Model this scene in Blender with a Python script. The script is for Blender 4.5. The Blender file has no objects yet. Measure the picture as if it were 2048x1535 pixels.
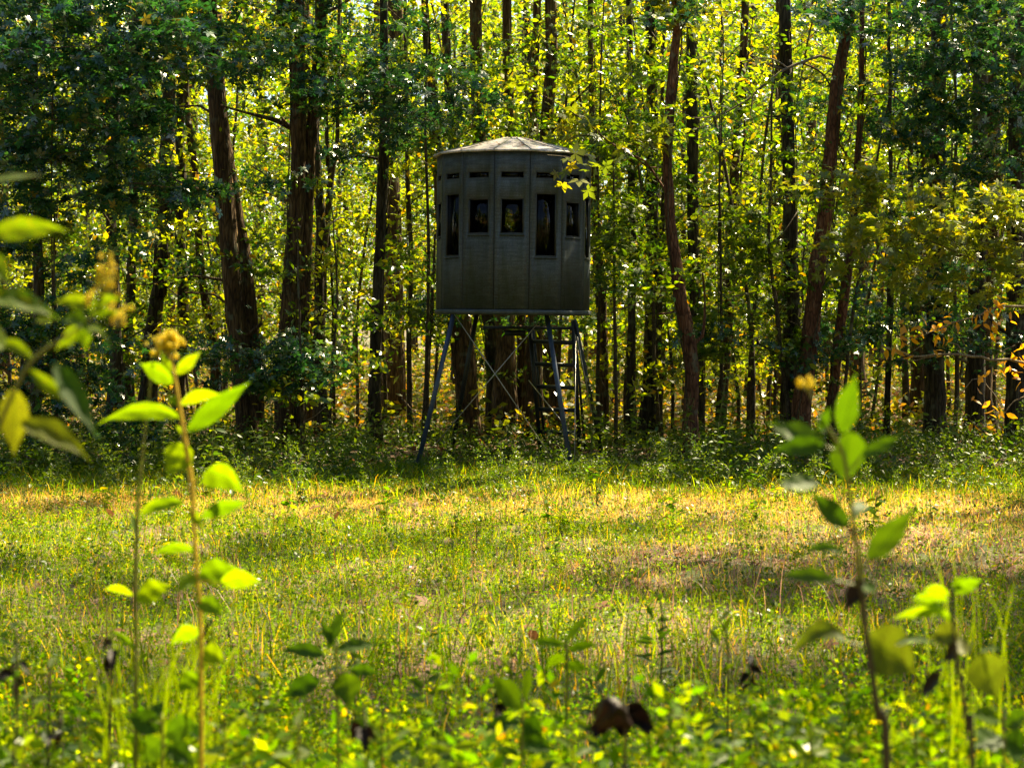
import bpy, math, random
import numpy as np
from mathutils import Vector, Matrix

RS = np.random.default_rng(11)
random.seed(5)
SC = bpy.context.scene
COL = SC.collection
R_ = math.radians

# ------------------------------------------------------------------ camera, world, sun, exposure
FPX = 3821.0            # focal length in photo pixels (2048 wide)
CAMZ = 1.7
PITCH = math.atan(127.5 / FPX)
cam_d = bpy.data.cameras.new('camera')
cam = bpy.data.objects.new('camera', cam_d); COL.objects.link(cam)
cam.location = (0, 0, CAMZ)
cam.rotation_euler = (math.pi / 2 - PITCH, 0, 0)
cam_d.sensor_width = 36.0
cam_d.lens = FPX / 2048 * 36.0
cam_d.clip_start = 0.05; cam_d.clip_end = 2000
cam_d.dof.use_dof = True
cam_d.dof.focus_distance = 21.5
cam_d.dof.aperture_fstop = 5.6
SC.camera = cam

SUN_EL, SUN_AZ = R_(50), R_(42)        # azimuth from +Y (away from the camera) towards +X
world = bpy.data.worlds.new('World'); SC.world = world
world.use_nodes = True
wn = world.node_tree
bg = wn.nodes['Background']
sky = wn.nodes.new('ShaderNodeTexSky')
sky.sky_type = 'NISHITA'; sky.sun_disc = False
sky.sun_elevation = SUN_EL; sky.sun_rotation = SUN_AZ
wn.links.new(sky.outputs[0], bg.inputs[0]); bg.inputs[1].default_value = 0.055
sl = bpy.data.lights.new('sun', 'SUN'); sun = bpy.data.objects.new('sun', sl); COL.objects.link(sun)
sl.energy = 5.0; sl.angle = R_(0.6); sl.color = (1.0, 0.86, 0.54)
sd = Vector((math.sin(SUN_AZ) * math.cos(SUN_EL), math.cos(SUN_AZ) * math.cos(SUN_EL), math.sin(SUN_EL)))
sun.rotation_euler = (-sd).to_track_quat('-Z', 'Y').to_euler()
SC.view_settings.view_transform = 'Standard'; SC.view_settings.look = 'None'
SC.view_settings.gamma = 1.0; SC.view_settings.use_curve_mapping = False
SC.view_settings.exposure = 2.05
cy = SC.cycles
cy.use_denoising = True
try: cy.denoiser = 'OPENIMAGEDENOISE'
except Exception: pass
cy.max_bounces = 8; cy.diffuse_bounces = 4; cy.glossy_bounces = 2; cy.transmission_bounces = 6; cy.transparent_max_bounces = 8
cy.sample_clamp_indirect = 4.0; cy.caustics_reflective = False; cy.caustics_refractive = False
cy.use_fast_gi = False

# ------------------------------------------------------------------ helpers
SA, CA = math.sin(PITCH), math.cos(PITCH)
def P(px, py, d):
    """the point that the photo shows at pixel px, py, lying at distance y = d"""
    u = (px - 1024) / FPX; v = (767.5 - py) / FPX
    s = d / (CA + SA * v)
    return np.array([u * s, d, CAMZ + (-SA + CA * v) * s])

def gz(x, y):
    x = np.asarray(x, float); y = np.asarray(y, float)
    return (0.03 * np.sin(x * 0.9 + 1.3) * np.cos(y * 0.6) + 0.02 * np.sin(x * 2.3 + y * 1.7)
            + 0.012 * np.sin(x * 5.1 - y * 4.3) + np.clip((y - 30) / 60, 0, 2) * 0.15)

def fnoise(x, y, s, seed=0):
    """cheap smooth noise, about -1..1"""
    r = np.random.default_rng(seed); o = 0
    for k in range(5):
        a = r.uniform(0, 6.28); f = r.uniform(0.6, 1.9) / s; p = r.uniform(0, 6.28)
        o = o + np.sin((x * math.cos(a) + y * math.sin(a)) * f * 6.28 + p + 1.3 * np.sin((x * math.sin(a) - y * math.cos(a)) * f * 4 + p))
    return o / 2.6

def link_mesh(name, me, parent=None, loc=None):
    o = bpy.data.objects.new(name, me); COL.objects.link(o)
    if parent is not None: o.parent = parent
    if loc is not None: o.location = loc
    return o

def mk(name, V, Fs, mat, smooth=False, uv=None):
    V = np.asarray(V, np.float32).reshape(-1, 3)
    me = bpy.data.meshes.new(name)
    Fs = [np.asarray(f, np.int32) for f in Fs if len(f)]
    nl = sum(f.size for f in Fs); nf = sum(len(f) for f in Fs)
    me.vertices.add(len(V)); me.vertices.foreach_set('co', V.ravel())
    me.loops.add(nl); li = np.concatenate([f.ravel() for f in Fs]); me.loops.foreach_set('vertex_index', li)
    tot = np.concatenate([np.full(len(f), f.shape[1], np.int32) for f in Fs])
    st = np.zeros(nf, np.int32); st[1:] = np.cumsum(tot)[:-1]
    me.polygons.add(nf); me.polygons.foreach_set('loop_start', st); me.polygons.foreach_set('loop_total', tot)
    if smooth: me.polygons.foreach_set('use_smooth', np.ones(nf, bool))
    if uv is not None:
        l = me.uv_layers.new(name='UVMap'); l.data.foreach_set('uv', np.asarray(uv, np.float32)[li].ravel())
    me.materials.append(mat)
    me.update(calc_edges=True); me.validate()
    return me

class MB:
    """collects pieces with faces of any size, then builds one mesh"""
    def __init__(s): s.V = []; s.F = {}; s.n = 0
    def add(s, V, Fs):
        V = np.asarray(V, float).reshape(-1, 3)
        for f in Fs:
            f = np.asarray(f, int)
            if len(f): s.F.setdefault(f.shape[1], []).append(f + s.n)
        s.V.append(V); s.n += len(V); return s
    def box(s, c, size, R=None):
        v = np.array([[x, y, z] for x in (-.5, .5) for y in (-.5, .5) for z in (-.5, .5)]) * np.array(size)
        if R is not None: v = v @ np.array(R).T
        return s.add(v + np.array(c), [[[0, 1, 3, 2], [4, 6, 7, 5], [0, 4, 5, 1], [2, 3, 7, 6], [0, 2, 6, 4], [1, 5, 7, 3]]])
    def tube(s, pts, rad, n=8, rough=0.0, caps=True, seed=0, phase=0.0):
        V, F = tube(pts, rad, n, rough, seed, phase)
        s.add(V, [F])
        if caps:
            m = len(V); s.F.setdefault(n, []).append(np.array([list(range(n))[::-1], list(range(m - n, m))]) + s.n - m)
        return s
    def mesh(s, name, mat, smooth=False):
        return mk(name, np.concatenate(s.V), [np.concatenate(v) for v in s.F.values()], mat, smooth)
    def build(s, name, mat, parent=None, smooth=False):
        return link_mesh(name, s.mesh(name, mat, smooth), parent)

def tube(pts, rad, n=8, rough=0.0, seed=0, phase=0.0):
    pts = np.asarray(pts, float); rad = np.broadcast_to(np.asarray(rad, float), (len(pts),))
    r = np.random.default_rng(seed)
    t = np.gradient(pts, axis=0); t /= np.linalg.norm(t, axis=1, keepdims=True) + 1e-9
    ref = np.array([0., 1., 0.]) if abs(t[:, 1]).mean() < .8 else np.array([1., 0., 0.])
    u = np.cross(t, ref); u /= np.linalg.norm(u, axis=1, keepdims=True) + 1e-9
    w = np.cross(t, u)
    a = np.linspace(0, 2 * math.pi, n, endpoint=False) + phase
    rr = rad[:, None] * (1 + rough * r.standard_normal((len(pts), n)) + rough * 1.2 * r.standard_normal(n)[None, :])
    V = pts[:, None, :] + rr[..., None] * (np.cos(a)[None, :, None] * u[:, None, :] + np.sin(a)[None, :, None] * w[:, None, :])
    i = np.arange(len(pts) - 1)[:, None] * n; j = np.arange(n)[None, :]; k = (j + 1) % n
    F = np.stack([i + j, i + k, i + n + k, i + n + j], -1).reshape(-1, 4)
    return V.reshape(-1, 3), F

def spline(pts, step):
    """Catmull-Rom through the points (any number of columns), about one sample per step"""
    p = np.asarray(pts, float)
    if len(p) < 3:
        n = max(2, int(np.linalg.norm(p[-1, :3] - p[0, :3]) / step) + 1)
        return np.array([p[0] + (p[-1] - p[0]) * t for t in np.linspace(0, 1, n)])
    q = np.vstack([2 * p[0] - p[1], p, 2 * p[-1] - p[-2]]); out = []
    for i in range(1, len(q) - 2):
        n = max(1, int(np.linalg.norm(q[i + 1, :3] - q[i, :3]) / step))
        for t in np.arange(n) / n:
            out.append(.5 * (2 * q[i] + (q[i + 1] - q[i - 1]) * t + (2 * q[i - 1] - 5 * q[i] + 4 * q[i + 1] - q[i + 2]) * t ** 2
                             + (3 * q[i] - q[i - 1] - 3 * q[i + 1] + q[i + 2]) * t ** 3))
    out.append(p[-1]); return np.array(out)

def rots(nrm, r, xdir=None):
    z = nrm / (np.linalg.norm(nrm, axis=1, keepdims=True) + 1e-9)
    x = r.standard_normal(z.shape) if xdir is None else np.asarray(xdir, float)
    x = x - (x * z).sum(1, keepdims=True) * z; x /= np.linalg.norm(x, axis=1, keepdims=True) + 1e-9
    return np.stack([x, np.cross(z, x), z], -1)

def scatter(T, pos, R, sc):
    TV, TF = T
    sc = np.asarray(sc, float); sc = sc[:, None] if sc.ndim == 1 else sc
    V = np.einsum('nij,nkj->nki', R, TV[None] * sc[:, None, :] if sc.shape[1] == 3 else np.repeat(TV[None], len(pos), 0) * sc[:, None, :]) + pos[:, None, :]
    off = (np.arange(len(pos)) * len(TV))[:, None, None]
    return V.reshape(-1, 3), [(np.asarray(f)[None] + off).reshape(-1, np.asarray(f).shape[1]) for f in TF]

# leaf shapes, length 1 along x
L_DIA = (np.array([[0, 0, 0], [.45, .27, .05], [1, 0, -.08], [.45, -.27, .05]], float), [[[0, 1, 2, 3]]])
L_OVAL = (np.array([[0, 0, 0], [.25, .2, .04], [.25, -.2, .04], [.6, .2, .03], [.6, -.2, .03], [1, 0, -.12], [.25, 0, 0], [.6, 0, -.02]], float),
          [[[0, 6, 1], [0, 2, 6], [5, 3, 7], [5, 7, 4]], [[6, 7, 3, 1], [2, 4, 7, 6]]])
def _star():
    V = [[0.32, 0, 0]]; F = []
    for k, (a, l) in enumerate(((-130, .42), (-65, .62), (0, .70), (65, .62), (130, .42))):
        a = math.radians(a)
        for da, ll, z in ((-.46, .56, .03), (0, 1, -.10), (.46, .56, .03)):
            V.append([.32 + l * ll * math.cos(a + da), l * ll * math.sin(a + da), z * l])
        F.append([0, 1 + 3 * k, 2 + 3 * k, 3 + 3 * k])
    return np.array(V, float), [F]
L_STAR = _star()

# ------------------------------------------------------------------ materials
def nd(nt, t, **kw):
    n = nt.nodes.new(t)
    for k, v in kw.items(): setattr(n, k, v)
    return n
def new_mat(name):
    m = bpy.data.materials.new(name); m.use_nodes = True
    return m, m.node_tree, m.node_tree.nodes['Principled BSDF']
def ramp(nt, fac, stops, interp='LINEAR'):
    r = nd(nt, 'ShaderNodeValToRGB'); r.color_ramp.interpolation = interp
    while len(r.color_ramp.elements) < len(stops): r.color_ramp.elements.new(0.5)
    for e, (p, c) in zip(r.color_ramp.elements, stops): e.position = p; e.color = (*c, 1)
    if fac is not None: nt.links.new(fac, r.inputs[0])
    return r

def leaf_mat(name, stops, tint=(1.9, 1.9, .5), trans=.5, rough=.38, spec=.6):
    m, nt, b = new_mat(name)
    g = nd(nt, 'ShaderNodeNewGeometry')
    r = ramp(nt, g.outputs['Random Per Island'], stops)
    nt.links.new(r.outputs[0], b.inputs['Base Color'])
    b.inputs['Roughness'].default_value = rough; b.inputs['Specular IOR Level'].default_value = spec
    mul = nd(nt, 'ShaderNodeMix', data_type='RGBA', blend_type='MULTIPLY'); mul.inputs[0].default_value = 1
    mul.clamp_result = False
    nt.links.new(r.outputs[0], mul.inputs[6]); mul.inputs[7].default_value = (*tint, 1)
    t = nd(nt, 'ShaderNodeBsdfTranslucent'); nt.links.new(mul.outputs[2], t.inputs[0])
    mx = nd(nt, 'ShaderNodeMixShader'); mx.inputs[0].default_value = trans
    nt.links.new(b.outputs[0], mx.inputs[1]); nt.links.new(t.outputs[0], mx.inputs[2])
    nt.links.new(mx.outputs[0], nt.nodes['Material Output'].inputs[0])
    return m

def vein_mat(name, base, tip, tint=(2.4, 2.2, .4), trans=.6, blotch=None):
    m, nt, b = new_mat(name)
    uv = nd(nt, 'ShaderNodeUVMap'); sep = nd(nt, 'ShaderNodeSeparateXYZ'); nt.links.new(uv.outputs[0], sep.inputs[0])
    def M(op, a, c=None):
        n = nd(nt, 'ShaderNodeMath', operation=op)
        for i, v in enumerate((a, c)):
            if v is None: continue
            if isinstance(v, (int, float)): n.inputs[i].default_value = v
            else: nt.links.new(v, n.inputs[i])
        return n.outputs[0]
    av = M('ABSOLUTE', M('SUBTRACT', sep.outputs[1], .5))
    mid = M('LESS_THAN', av, .022)
    side = M('GREATER_THAN', M('SINE', M('SUBTRACT', M('MULTIPLY', sep.outputs[0], 62), M('MULTIPLY', av, 34))), .93)
    vein = M('MAXIMUM', mid, M('MULTIPLY', side, .6))
    no = nd(nt, 'ShaderNodeTexNoise'); no.inputs['Scale'].default_value = 28; no.inputs['Detail'].default_value = 5
    r = ramp(nt, no.outputs[0], [(0.3, base), (.7, tip)])
    oi = nd(nt, 'ShaderNodeObjectInfo'); vr = ramp(nt, oi.outputs['Random'], [(0, (.62, .72, .7)), (.5, (1, 1, 1)), (1, (1.3, 1.08, .8))])
    mo = nd(nt, 'ShaderNodeMix', data_type='RGBA', blend_type='MULTIPLY'); mo.inputs[0].default_value = 1
    nt.links.new(r.outputs[0], mo.inputs[6]); nt.links.new(vr.outputs[0], mo.inputs[7])
    last = mo.outputs[2]
    if blotch:
        n2 = nd(nt, 'ShaderNodeTexNoise'); n2.inputs['Scale'].default_value = 17; n2.inputs['Detail'].default_value = 3
        r2 = ramp(nt, n2.outputs[0], [(.56, (0, 0, 0)), (.64, (1, 1, 1))])
        mb = nd(nt, 'ShaderNodeMix', data_type='RGBA'); nt.links.new(r2.outputs[0], mb.inputs[0]); nt.links.new(last, mb.inputs[6])
        mb.inputs[7].default_value = (*blotch, 1); last = mb.outputs[2]
    mv = nd(nt, 'ShaderNodeMix', data_type='RGBA'); nt.links.new(M('MULTIPLY', vein, .8), mv.inputs[0]); nt.links.new(last, mv.inputs[6])
    mv.inputs[7].default_value = (base[0] * .45, base[1] * .5, base[2] * .5, 1)
    nt.links.new(mv.outputs[2], b.inputs['Base Color'])
    b.inputs['Roughness'].default_value = .55; b.inputs['Specular IOR Level'].default_value = .25
    mul = nd(nt, 'ShaderNodeMix', data_type='RGBA', blend_type='MULTIPLY'); mul.inputs[0].default_value = 1
    nt.links.new(mv.outputs[2], mul.inputs[6]); mul.inputs[7].default_value = (*tint, 1)
    t = nd(nt, 'ShaderNodeBsdfTranslucent'); nt.links.new(mul.outputs[2], t.inputs[0])
    mx = nd(nt, 'ShaderNodeMixShader'); mx.inputs[0].default_value = trans
    nt.links.new(b.outputs[0], mx.inputs[1]); nt.links.new(t.outputs[0], mx.inputs[2])
    nt.links.new(mx.outputs[0], nt.nodes['Material Output'].inputs[0])
    bp = nd(nt, 'ShaderNodeBump'); bp.inputs['Strength'].default_value = .3; bp.inputs['Distance'].default_value = .004
    nt.links.new(M('SUBTRACT', 1, vein), bp.inputs['Height']); nt.links.new(bp.outputs[0], b.inputs['Normal'])
    return m

def bark_mat(name, c0, c1, c2, scale=9, stretch=.13, bump=1.0, dist=.03):
    m, nt, b = new_mat(name)
    tc = nd(nt, 'ShaderNodeTexCoord'); mp = nd(nt, 'ShaderNodeMapping'); mp.inputs['Scale'].default_value = (1, 1, stretch)
    nt.links.new(tc.outputs['Object'], mp.inputs[0])
    n1 = nd(nt, 'ShaderNodeTexNoise'); n1.inputs['Scale'].default_value = scale * 2; n1.inputs['Detail'].default_value = 8; n1.inputs['Roughness'].default_value = .65
    nt.links.new(mp.outputs[0], n1.inputs[0])
    vo = nd(nt, 'ShaderNodeTexVoronoi', feature='DISTANCE_TO_EDGE'); vo.inputs['Scale'].default_value = scale * 2.6
    nt.links.new(mp.outputs[0], vo.inputs[0])
    n2 = nd(nt, 'ShaderNodeTexNoise'); n2.inputs['Scale'].default_value = 2.2; n2.inputs['Detail'].default_value = 4
    nt.links.new(tc.outputs['Object'], n2.inputs[0])
    r = ramp(nt, n1.outputs[0], [(.3, c0), (.55, c1), (.75, c2)])
    mx = nd(nt, 'ShaderNodeMix', data_type='RGBA', blend_type='MULTIPLY'); mx.inputs[0].default_value = .8
    r2 = ramp(nt, n2.outputs[0], [(.3, (.45, .42, .38)), (.65, (1.15, 1.15, 1.1))])
    nt.links.new(r.outputs[0], mx.inputs[6]); nt.links.new(r2.outputs[0], mx.inputs[7])
    ck = ramp(nt, vo.outputs[0], [(.02, (.28, .26, .24)), (.14, (1, 1, 1))])
    m3 = nd(nt, 'ShaderNodeMix', data_type='RGBA', blend_type='MULTIPLY'); m3.inputs[0].default_value = .85
    nt.links.new(mx.outputs[2], m3.inputs[6]); nt.links.new(ck.outputs[0], m3.inputs[7])
    nl = nd(nt, 'ShaderNodeTexNoise'); nl.inputs['Scale'].default_value = 5.5; nl.inputs['Detail'].default_value = 6; nt.links.new(tc.outputs['Object'], nl.inputs[0])
    lr = ramp(nt, nl.outputs[0], [(.60, (0, 0, 0)), (.70, (.55, .55, .55))]); m4 = nd(nt, 'ShaderNodeMix', data_type='RGBA')
    nt.links.new(lr.outputs[0], m4.inputs[0]); nt.links.new(m3.outputs[2], m4.inputs[6]); m4.inputs[7].default_value = (.17, .19, .12, 1)
    nt.links.new(m4.outputs[2], b.inputs['Base Color']); b.inputs['Roughness'].default_value = .85
    b.inputs['Specular IOR Level'].default_value = .25
    ad = nd(nt, 'ShaderNodeMath', operation='ADD'); mm = nd(nt, 'ShaderNodeMath', operation='MULTIPLY'); mm.inputs[1].default_value = 1.6
    nt.links.new(vo.outputs[0], mm.inputs[0]); nt.links.new(mm.outputs[0], ad.inputs[0]); nt.links.new(n1.outputs[0], ad.inputs[1])
    bp = nd(nt, 'ShaderNodeBump'); bp.inputs['Strength'].default_value = bump; bp.inputs['Distance'].default_value = dist
    nt.links.new(ad.outputs[0], bp.inputs['Height']); nt.links.new(bp.outputs[0], b.inputs['Normal'])
    return m

def plain(name, col, rough=.6, metal=0, noise=None, spec=.5):
    m, nt, b = new_mat(name)
    if noise:
        sc, amt = noise
        tc = nd(nt, 'ShaderNodeTexCoord'); n = nd(nt, 'ShaderNodeTexNoise'); n.inputs['Scale'].default_value = sc; n.inputs['Detail'].default_value = 7
        nt.links.new(tc.outputs['Object'], n.inputs[0])
        r = ramp(nt, n.outputs[0], [(.3, tuple(c * (1 - amt) for c in col)), (.7, tuple(c * (1 + amt) for c in col))])
        nt.links.new(r.outputs[0], b.inputs['Base Color'])
    else: b.inputs['Base Color'].default_value = (*col, 1)
    b.inputs['Roughness'].default_value = rough; b.inputs['Metallic'].default_value = metal
    b.inputs['Specular IOR Level'].default_value = spec
    return m

M = {}
GR = [(0, (.032, .085, .006)), (.4, (.095, .165, .006)), (.9, (.20, .25, .012)), (.97, (.30, .24, .012)), (1, (.36, .14, .012))]
M['far_leaf'] = leaf_mat('forest_leaf', GR, (2.6, 2.35, .2), .58, .26, .9)
M['far_leaf2'] = leaf_mat('forest_leaf_yellow', [(0, (.09, .13, .008)), (.6, (.19, .23, .01)), (.9, (.30, .29, .012)), (1, (.42, .2, .012))], (2.35, 2.2, .2), .6, .26, .9)
M['maple'] = leaf_mat('maple_leaf_shaded', [(0, (.010, .055, .040)), (.6, (.022, .09, .048)), (.95, (.06, .13, .03)), (1, (.22, .16, .01))], (2.2, 2.0, .4), .36, .27, 1.0)  # shaded copy: blue of the skylit shade put into the leaf colour
M['maple_lit'] = leaf_mat('maple_leaf_sunlit', [(0, (.07, .13, .02)), (.7, (.15, .20, .015)), (1, (.30, .28, .012))], (2.6, 2.0, .3), .5, .34, .8)  # lit copy of the maple leaf, sunlight put into the colour
M['mid_leaf'] = leaf_mat('forest_leaf_green', [(0, (.015, .06, .012)), (.6, (.065, .115, .007)), (.92, (.16, .18, .008)), (1, (.4, .18, .01))], (2.5, 2.4, .25), .52, .26, .9)
M['rust'] = leaf_mat('rusty_low_leaf', [(0, (.06, .10, .01)), (.6, (.19, .21, .008)), (.85, (.35, .22, .02)), (1, (.45, .17, .03))], (1.9, 1.7, .35), .5, .4, .5)
M['gold'] = leaf_mat('golden_leaf', [(0, (.62, .36, .012)), (.6, (.72, .36, .01)), (.85, (.65, .22, .01)), (1, (.4, .36, .02))], (1.4, 1.3, .5), .55)
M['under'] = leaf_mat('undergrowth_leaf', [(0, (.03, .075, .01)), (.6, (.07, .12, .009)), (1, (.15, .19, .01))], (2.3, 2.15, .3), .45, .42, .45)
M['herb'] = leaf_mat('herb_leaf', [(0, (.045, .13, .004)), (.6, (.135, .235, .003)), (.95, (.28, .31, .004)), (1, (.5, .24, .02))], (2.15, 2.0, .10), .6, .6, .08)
M['grass'] = leaf_mat('green_blade', [(0, (.05, .13, .004)), (.5, (.13, .22, .003)), (.85, (.27, .29, .005)), (1, (.55, .3, .03))], (2.1, 1.95, .12), .58, .6, .08)
M['straw'] = leaf_mat('dry_blade', [(0, (.50, .22, .03)), (.4, (.78, .50, .08)), (.7, (.75, .38, .12)), (1, (.85, .74, .25))], (1.25, 1.15, .8), .62, .5, .25)
M['thatch'] = leaf_mat('sunlit_thatch', [(0, (.66, .42, .08)), (.4, (.82, .68, .20)), (.75, (.82, .58, .24)), (1, (.85, .80, .45))], (1.15, 1.05, .7), .35, .6, .15)  # paler than real straw: the strip's sunlight is put into the colour
M['purple'] = leaf_mat('dry_seed_grass', [(0, (.14, .07, .07)), (.5, (.34, .17, .16)), (.85, (.48, .27, .22)), (1, (.62, .42, .30))], (1.2, 1.1, .9), .5, .5, .4)
M['litter'] = leaf_mat('dead_leaf', [(0, (.07, .035, .02)), (.5, (.20, .09, .045)), (.8, (.33, .17, .09)), (1, (.42, .30, .22))], (1.2, 1, .8), .2, .6, .15)
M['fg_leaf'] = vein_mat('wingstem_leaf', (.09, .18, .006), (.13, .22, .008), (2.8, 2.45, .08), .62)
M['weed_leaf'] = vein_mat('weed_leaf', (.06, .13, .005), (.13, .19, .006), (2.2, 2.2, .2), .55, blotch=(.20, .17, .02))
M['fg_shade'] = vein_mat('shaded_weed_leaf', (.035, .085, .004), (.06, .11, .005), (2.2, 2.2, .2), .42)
M['fg_old'] = vein_mat('spotted_weed_leaf', (.09, .13, .01), (.15, .17, .012), (1.9, 1.9, .4), .45, blotch=(.04, .025, .012))
M['fg_dead'] = vein_mat('curled_dead_leaf', (.010, .005, .004), (.022, .010, .006), (1, .9, .8), .08)
M['stem'] = plain('green_stem', (.16, .17, .02), .5, noise=(30, .3))
M['stem_o'] = plain('sunlit_orange_stem', (.62, .42, .03), .5, noise=(30, .3))
M['stem_d'] = plain('dark_stem', (.05, .04, .015), .6, noise=(30, .4))
M['bud'] = leaf_mat('flower_bud', [(0, (.6, .55, .02)), (.6, (.8, .66, .03)), (1, (.85, .75, .08))], (1.2, 1.15, .3), .5, .6, .3)
M['bark'] = bark_mat('grey_brown_bark', (.03, .017, .008), (.15, .088, .04), (.30, .20, .10))
M['bark_dark'] = bark_mat('dark_pine_bark', (.02, .016, .012), (.085, .066, .045), (.21, .175, .13), 8)
M['bark_red'] = bark_mat('reddish_peeling_bark', (.09, .035, .018), (.20, .085, .045), (.38, .22, .14), 10, .22, .8, .02)
M['bark_thin'] = bark_mat('smooth_sapling_bark', (.05, .036, .022), (.12, .088, .052), (.2, .16, .1), 22, .3, .4, .006)
M['deadwood'] = bark_mat('bleached_dead_wood', (.18, .13, .09), (.34, .26, .18), (.5, .42, .32), 25, .3, .4, .005)
M['steel'] = plain('black_painted_steel', (.013, .018, .028), .35, 0, (14, .35))
M['steel_blue'] = plain('blue_black_painted_steel', (.04, .06, .115), .38, 0, (14, .3))
M['cable'] = plain('galvanised_cable', (.45, .43, .40), .4, .7)

# ------------------------------------------------------------------ the blind's own materials
def fibre_mat(name, c):
    m, nt, b = new_mat(name)
    tc = nd(nt, 'ShaderNodeTexCoord')
    n1 = nd(nt, 'ShaderNodeTexNoise'); n1.inputs['Scale'].default_value = 5; n1.inputs['Detail'].default_value = 8
    mp = nd(nt, 'ShaderNodeMapping'); mp.inputs['Scale'].default_value = (1, 1, 9)
    nt.links.new(tc.outputs['Object'], mp.inputs[0]); nt.links.new(mp.outputs[0], n1.inputs[0])
    n2 = nd(nt, 'ShaderNodeTexNoise'); n2.inputs['Scale'].default_value = 55; n2.inputs['Detail'].default_value = 4
    nt.links.new(tc.outputs['Object'], n2.inputs[0])
    r = ramp(nt, n1.outputs[0], [(.3, tuple(x * .6 for x in c)), (.7, tuple(x * 1.35 for x in c))])
    n3 = nd(nt, 'ShaderNodeTexNoise'); n3.inputs['Scale'].default_value = 7; n3.inputs['Detail'].default_value = 6
    mp3 = nd(nt, 'ShaderNodeMapping'); mp3.inputs['Scale'].default_value = (1.6, 1.6, .16); nt.links.new(tc.outputs['Object'], mp3.inputs[0]); nt.links.new(mp3.outputs[0], n3.inputs[0])
    r3 = ramp(nt, n3.outputs[0], [(.35, (.62, .68, .52)), (.5, (1, 1, 1)), (.7, (1.35, 1.3, 1.3))])
    oi = nd(nt, 'ShaderNodeObjectInfo'); ov = ramp(nt, oi.outputs['Random'], [(0, (.62, .74, .60)), (.5, (1, 1, 1)), (1, (1.45, 1.45, 1.62))])  # random panel tone stands in for light differing between the facets
    ma = nd(nt, 'ShaderNodeMix', data_type='RGBA', blend_type='MULTIPLY'); ma.inputs[0].default_value = 1; mbb = nd(nt, 'ShaderNodeMix', data_type='RGBA', blend_type='MULTIPLY'); mbb.inputs[0].default_value = 1
    nt.links.new(r.outputs[0], ma.inputs[6]); nt.links.new(r3.outputs[0], ma.inputs[7]); nt.links.new(ma.outputs[2], mbb.inputs[6]); nt.links.new(ov.outputs[0], mbb.inputs[7])
    r2 = ramp(nt, n2.outputs[0], [(.35, (.7, .7, .7)), (.65, (1.15, 1.15, 1.15))])
    mx = nd(nt, 'ShaderNodeMix', data_type='RGBA', blend_type='MULTIPLY'); mx.inputs[0].default_value = 1
    nt.links.new(mbb.outputs[2], mx.inputs[6]); nt.links.new(r2.outputs[0], mx.inputs[7])
    nt.links.new(mx.outputs[2], b.inputs['Base Color']); b.inputs['Roughness'].default_value = .62
    bp = nd(nt, 'ShaderNodeBump'); bp.inputs['Strength'].default_value = .35; bp.inputs['Distance'].default_value = .003
    nt.links.new(n2.outputs[0], bp.inputs['Height']); nt.links.new(bp.outputs[0], b.inputs['Normal'])
    return m
M['fibre'] = fibre_mat('olive_fibreglass', (.039, .051, .057))
M['roof'] = fibre_mat('weathered_roof_fibreglass', (.38, .33, .28))
M['frame'] = plain('dark_window_trim', (.035, .036, .03), .5, 0, (20, .2))
M['inside'] = plain('dark_interior_lining', (.02, .02, .018), .8)
def glass():
    m, nt, b = new_mat('tinted_window')
    t = nd(nt, 'ShaderNodeBsdfTransparent'); t.inputs[0].default_value = (.50, .50, .46, 1)
    g_ = nd(nt, 'ShaderNodeBsdfGlossy'); g_.inputs['Roughness'].default_value = .03; g_.inputs['Color'].default_value = (.6, .6, .6, 1)
    f = nd(nt, 'ShaderNodeFresnel'); f.inputs[0].default_value = 1.4; mx = nd(nt, 'ShaderNodeMixShader')
    nt.links.new(f.outputs[0], mx.inputs[0]); nt.links.new(t.outputs[0], mx.inputs[1]); nt.links.new(g_.outputs[0], mx.inputs[2])
    nt.links.new(mx.outputs[0], nt.nodes['Material Output'].inputs[0]); nt.nodes.remove(b)
    return m
M['glass'] = glass()

def ground_mat():
    m, nt, b = new_mat('forest_soil')
    tc = nd(nt, 'ShaderNodeTexCoord')
    n1 = nd(nt, 'ShaderNodeTexNoise'); n1.inputs['Scale'].default_value = .9; n1.inputs['Detail'].default_value = 5
    n2 = nd(nt, 'ShaderNodeTexNoise'); n2.inputs['Scale'].default_value = 26; n2.inputs['Detail'].default_value = 8
    for n in (n1, n2): nt.links.new(tc.outputs['Object'], n.inputs[0])
    r1 = ramp(nt, n2.outputs[0], [(.3, (.05, .03, .018)), (.5, (.15, .085, .05)), (.7, (.32, .19, .12))])
    r2 = ramp(nt, n2.outputs[0], [(.3, (.025, .035, .01)), (.55, (.07, .09, .015)), (.75, (.16, .15, .04))])
    rf = ramp(nt, n1.outputs[0], [(.42, (0, 0, 0)), (.6, (1, 1, 1))])
    mx = nd(nt, 'ShaderNodeMix', data_type='RGBA')
    nt.links.new(rf.outputs[0], mx.inputs[0]); nt.links.new(r1.outputs[0], mx.inputs[6]); nt.links.new(r2.outputs[0], mx.inputs[7])
    nt.links.new(mx.outputs[2], b.inputs['Base Color']); b.inputs['Roughness'].default_value = .95
    bp = nd(nt, 'ShaderNodeBump'); bp.inputs['Strength'].default_value = .9; bp.inputs['Distance'].default_value = .03
    nt.links.new(n2.outputs[0], bp.inputs['Height']); nt.links.new(bp.outputs[0], b.inputs['Normal'])
    return m
M['ground'] = ground_mat()

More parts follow.
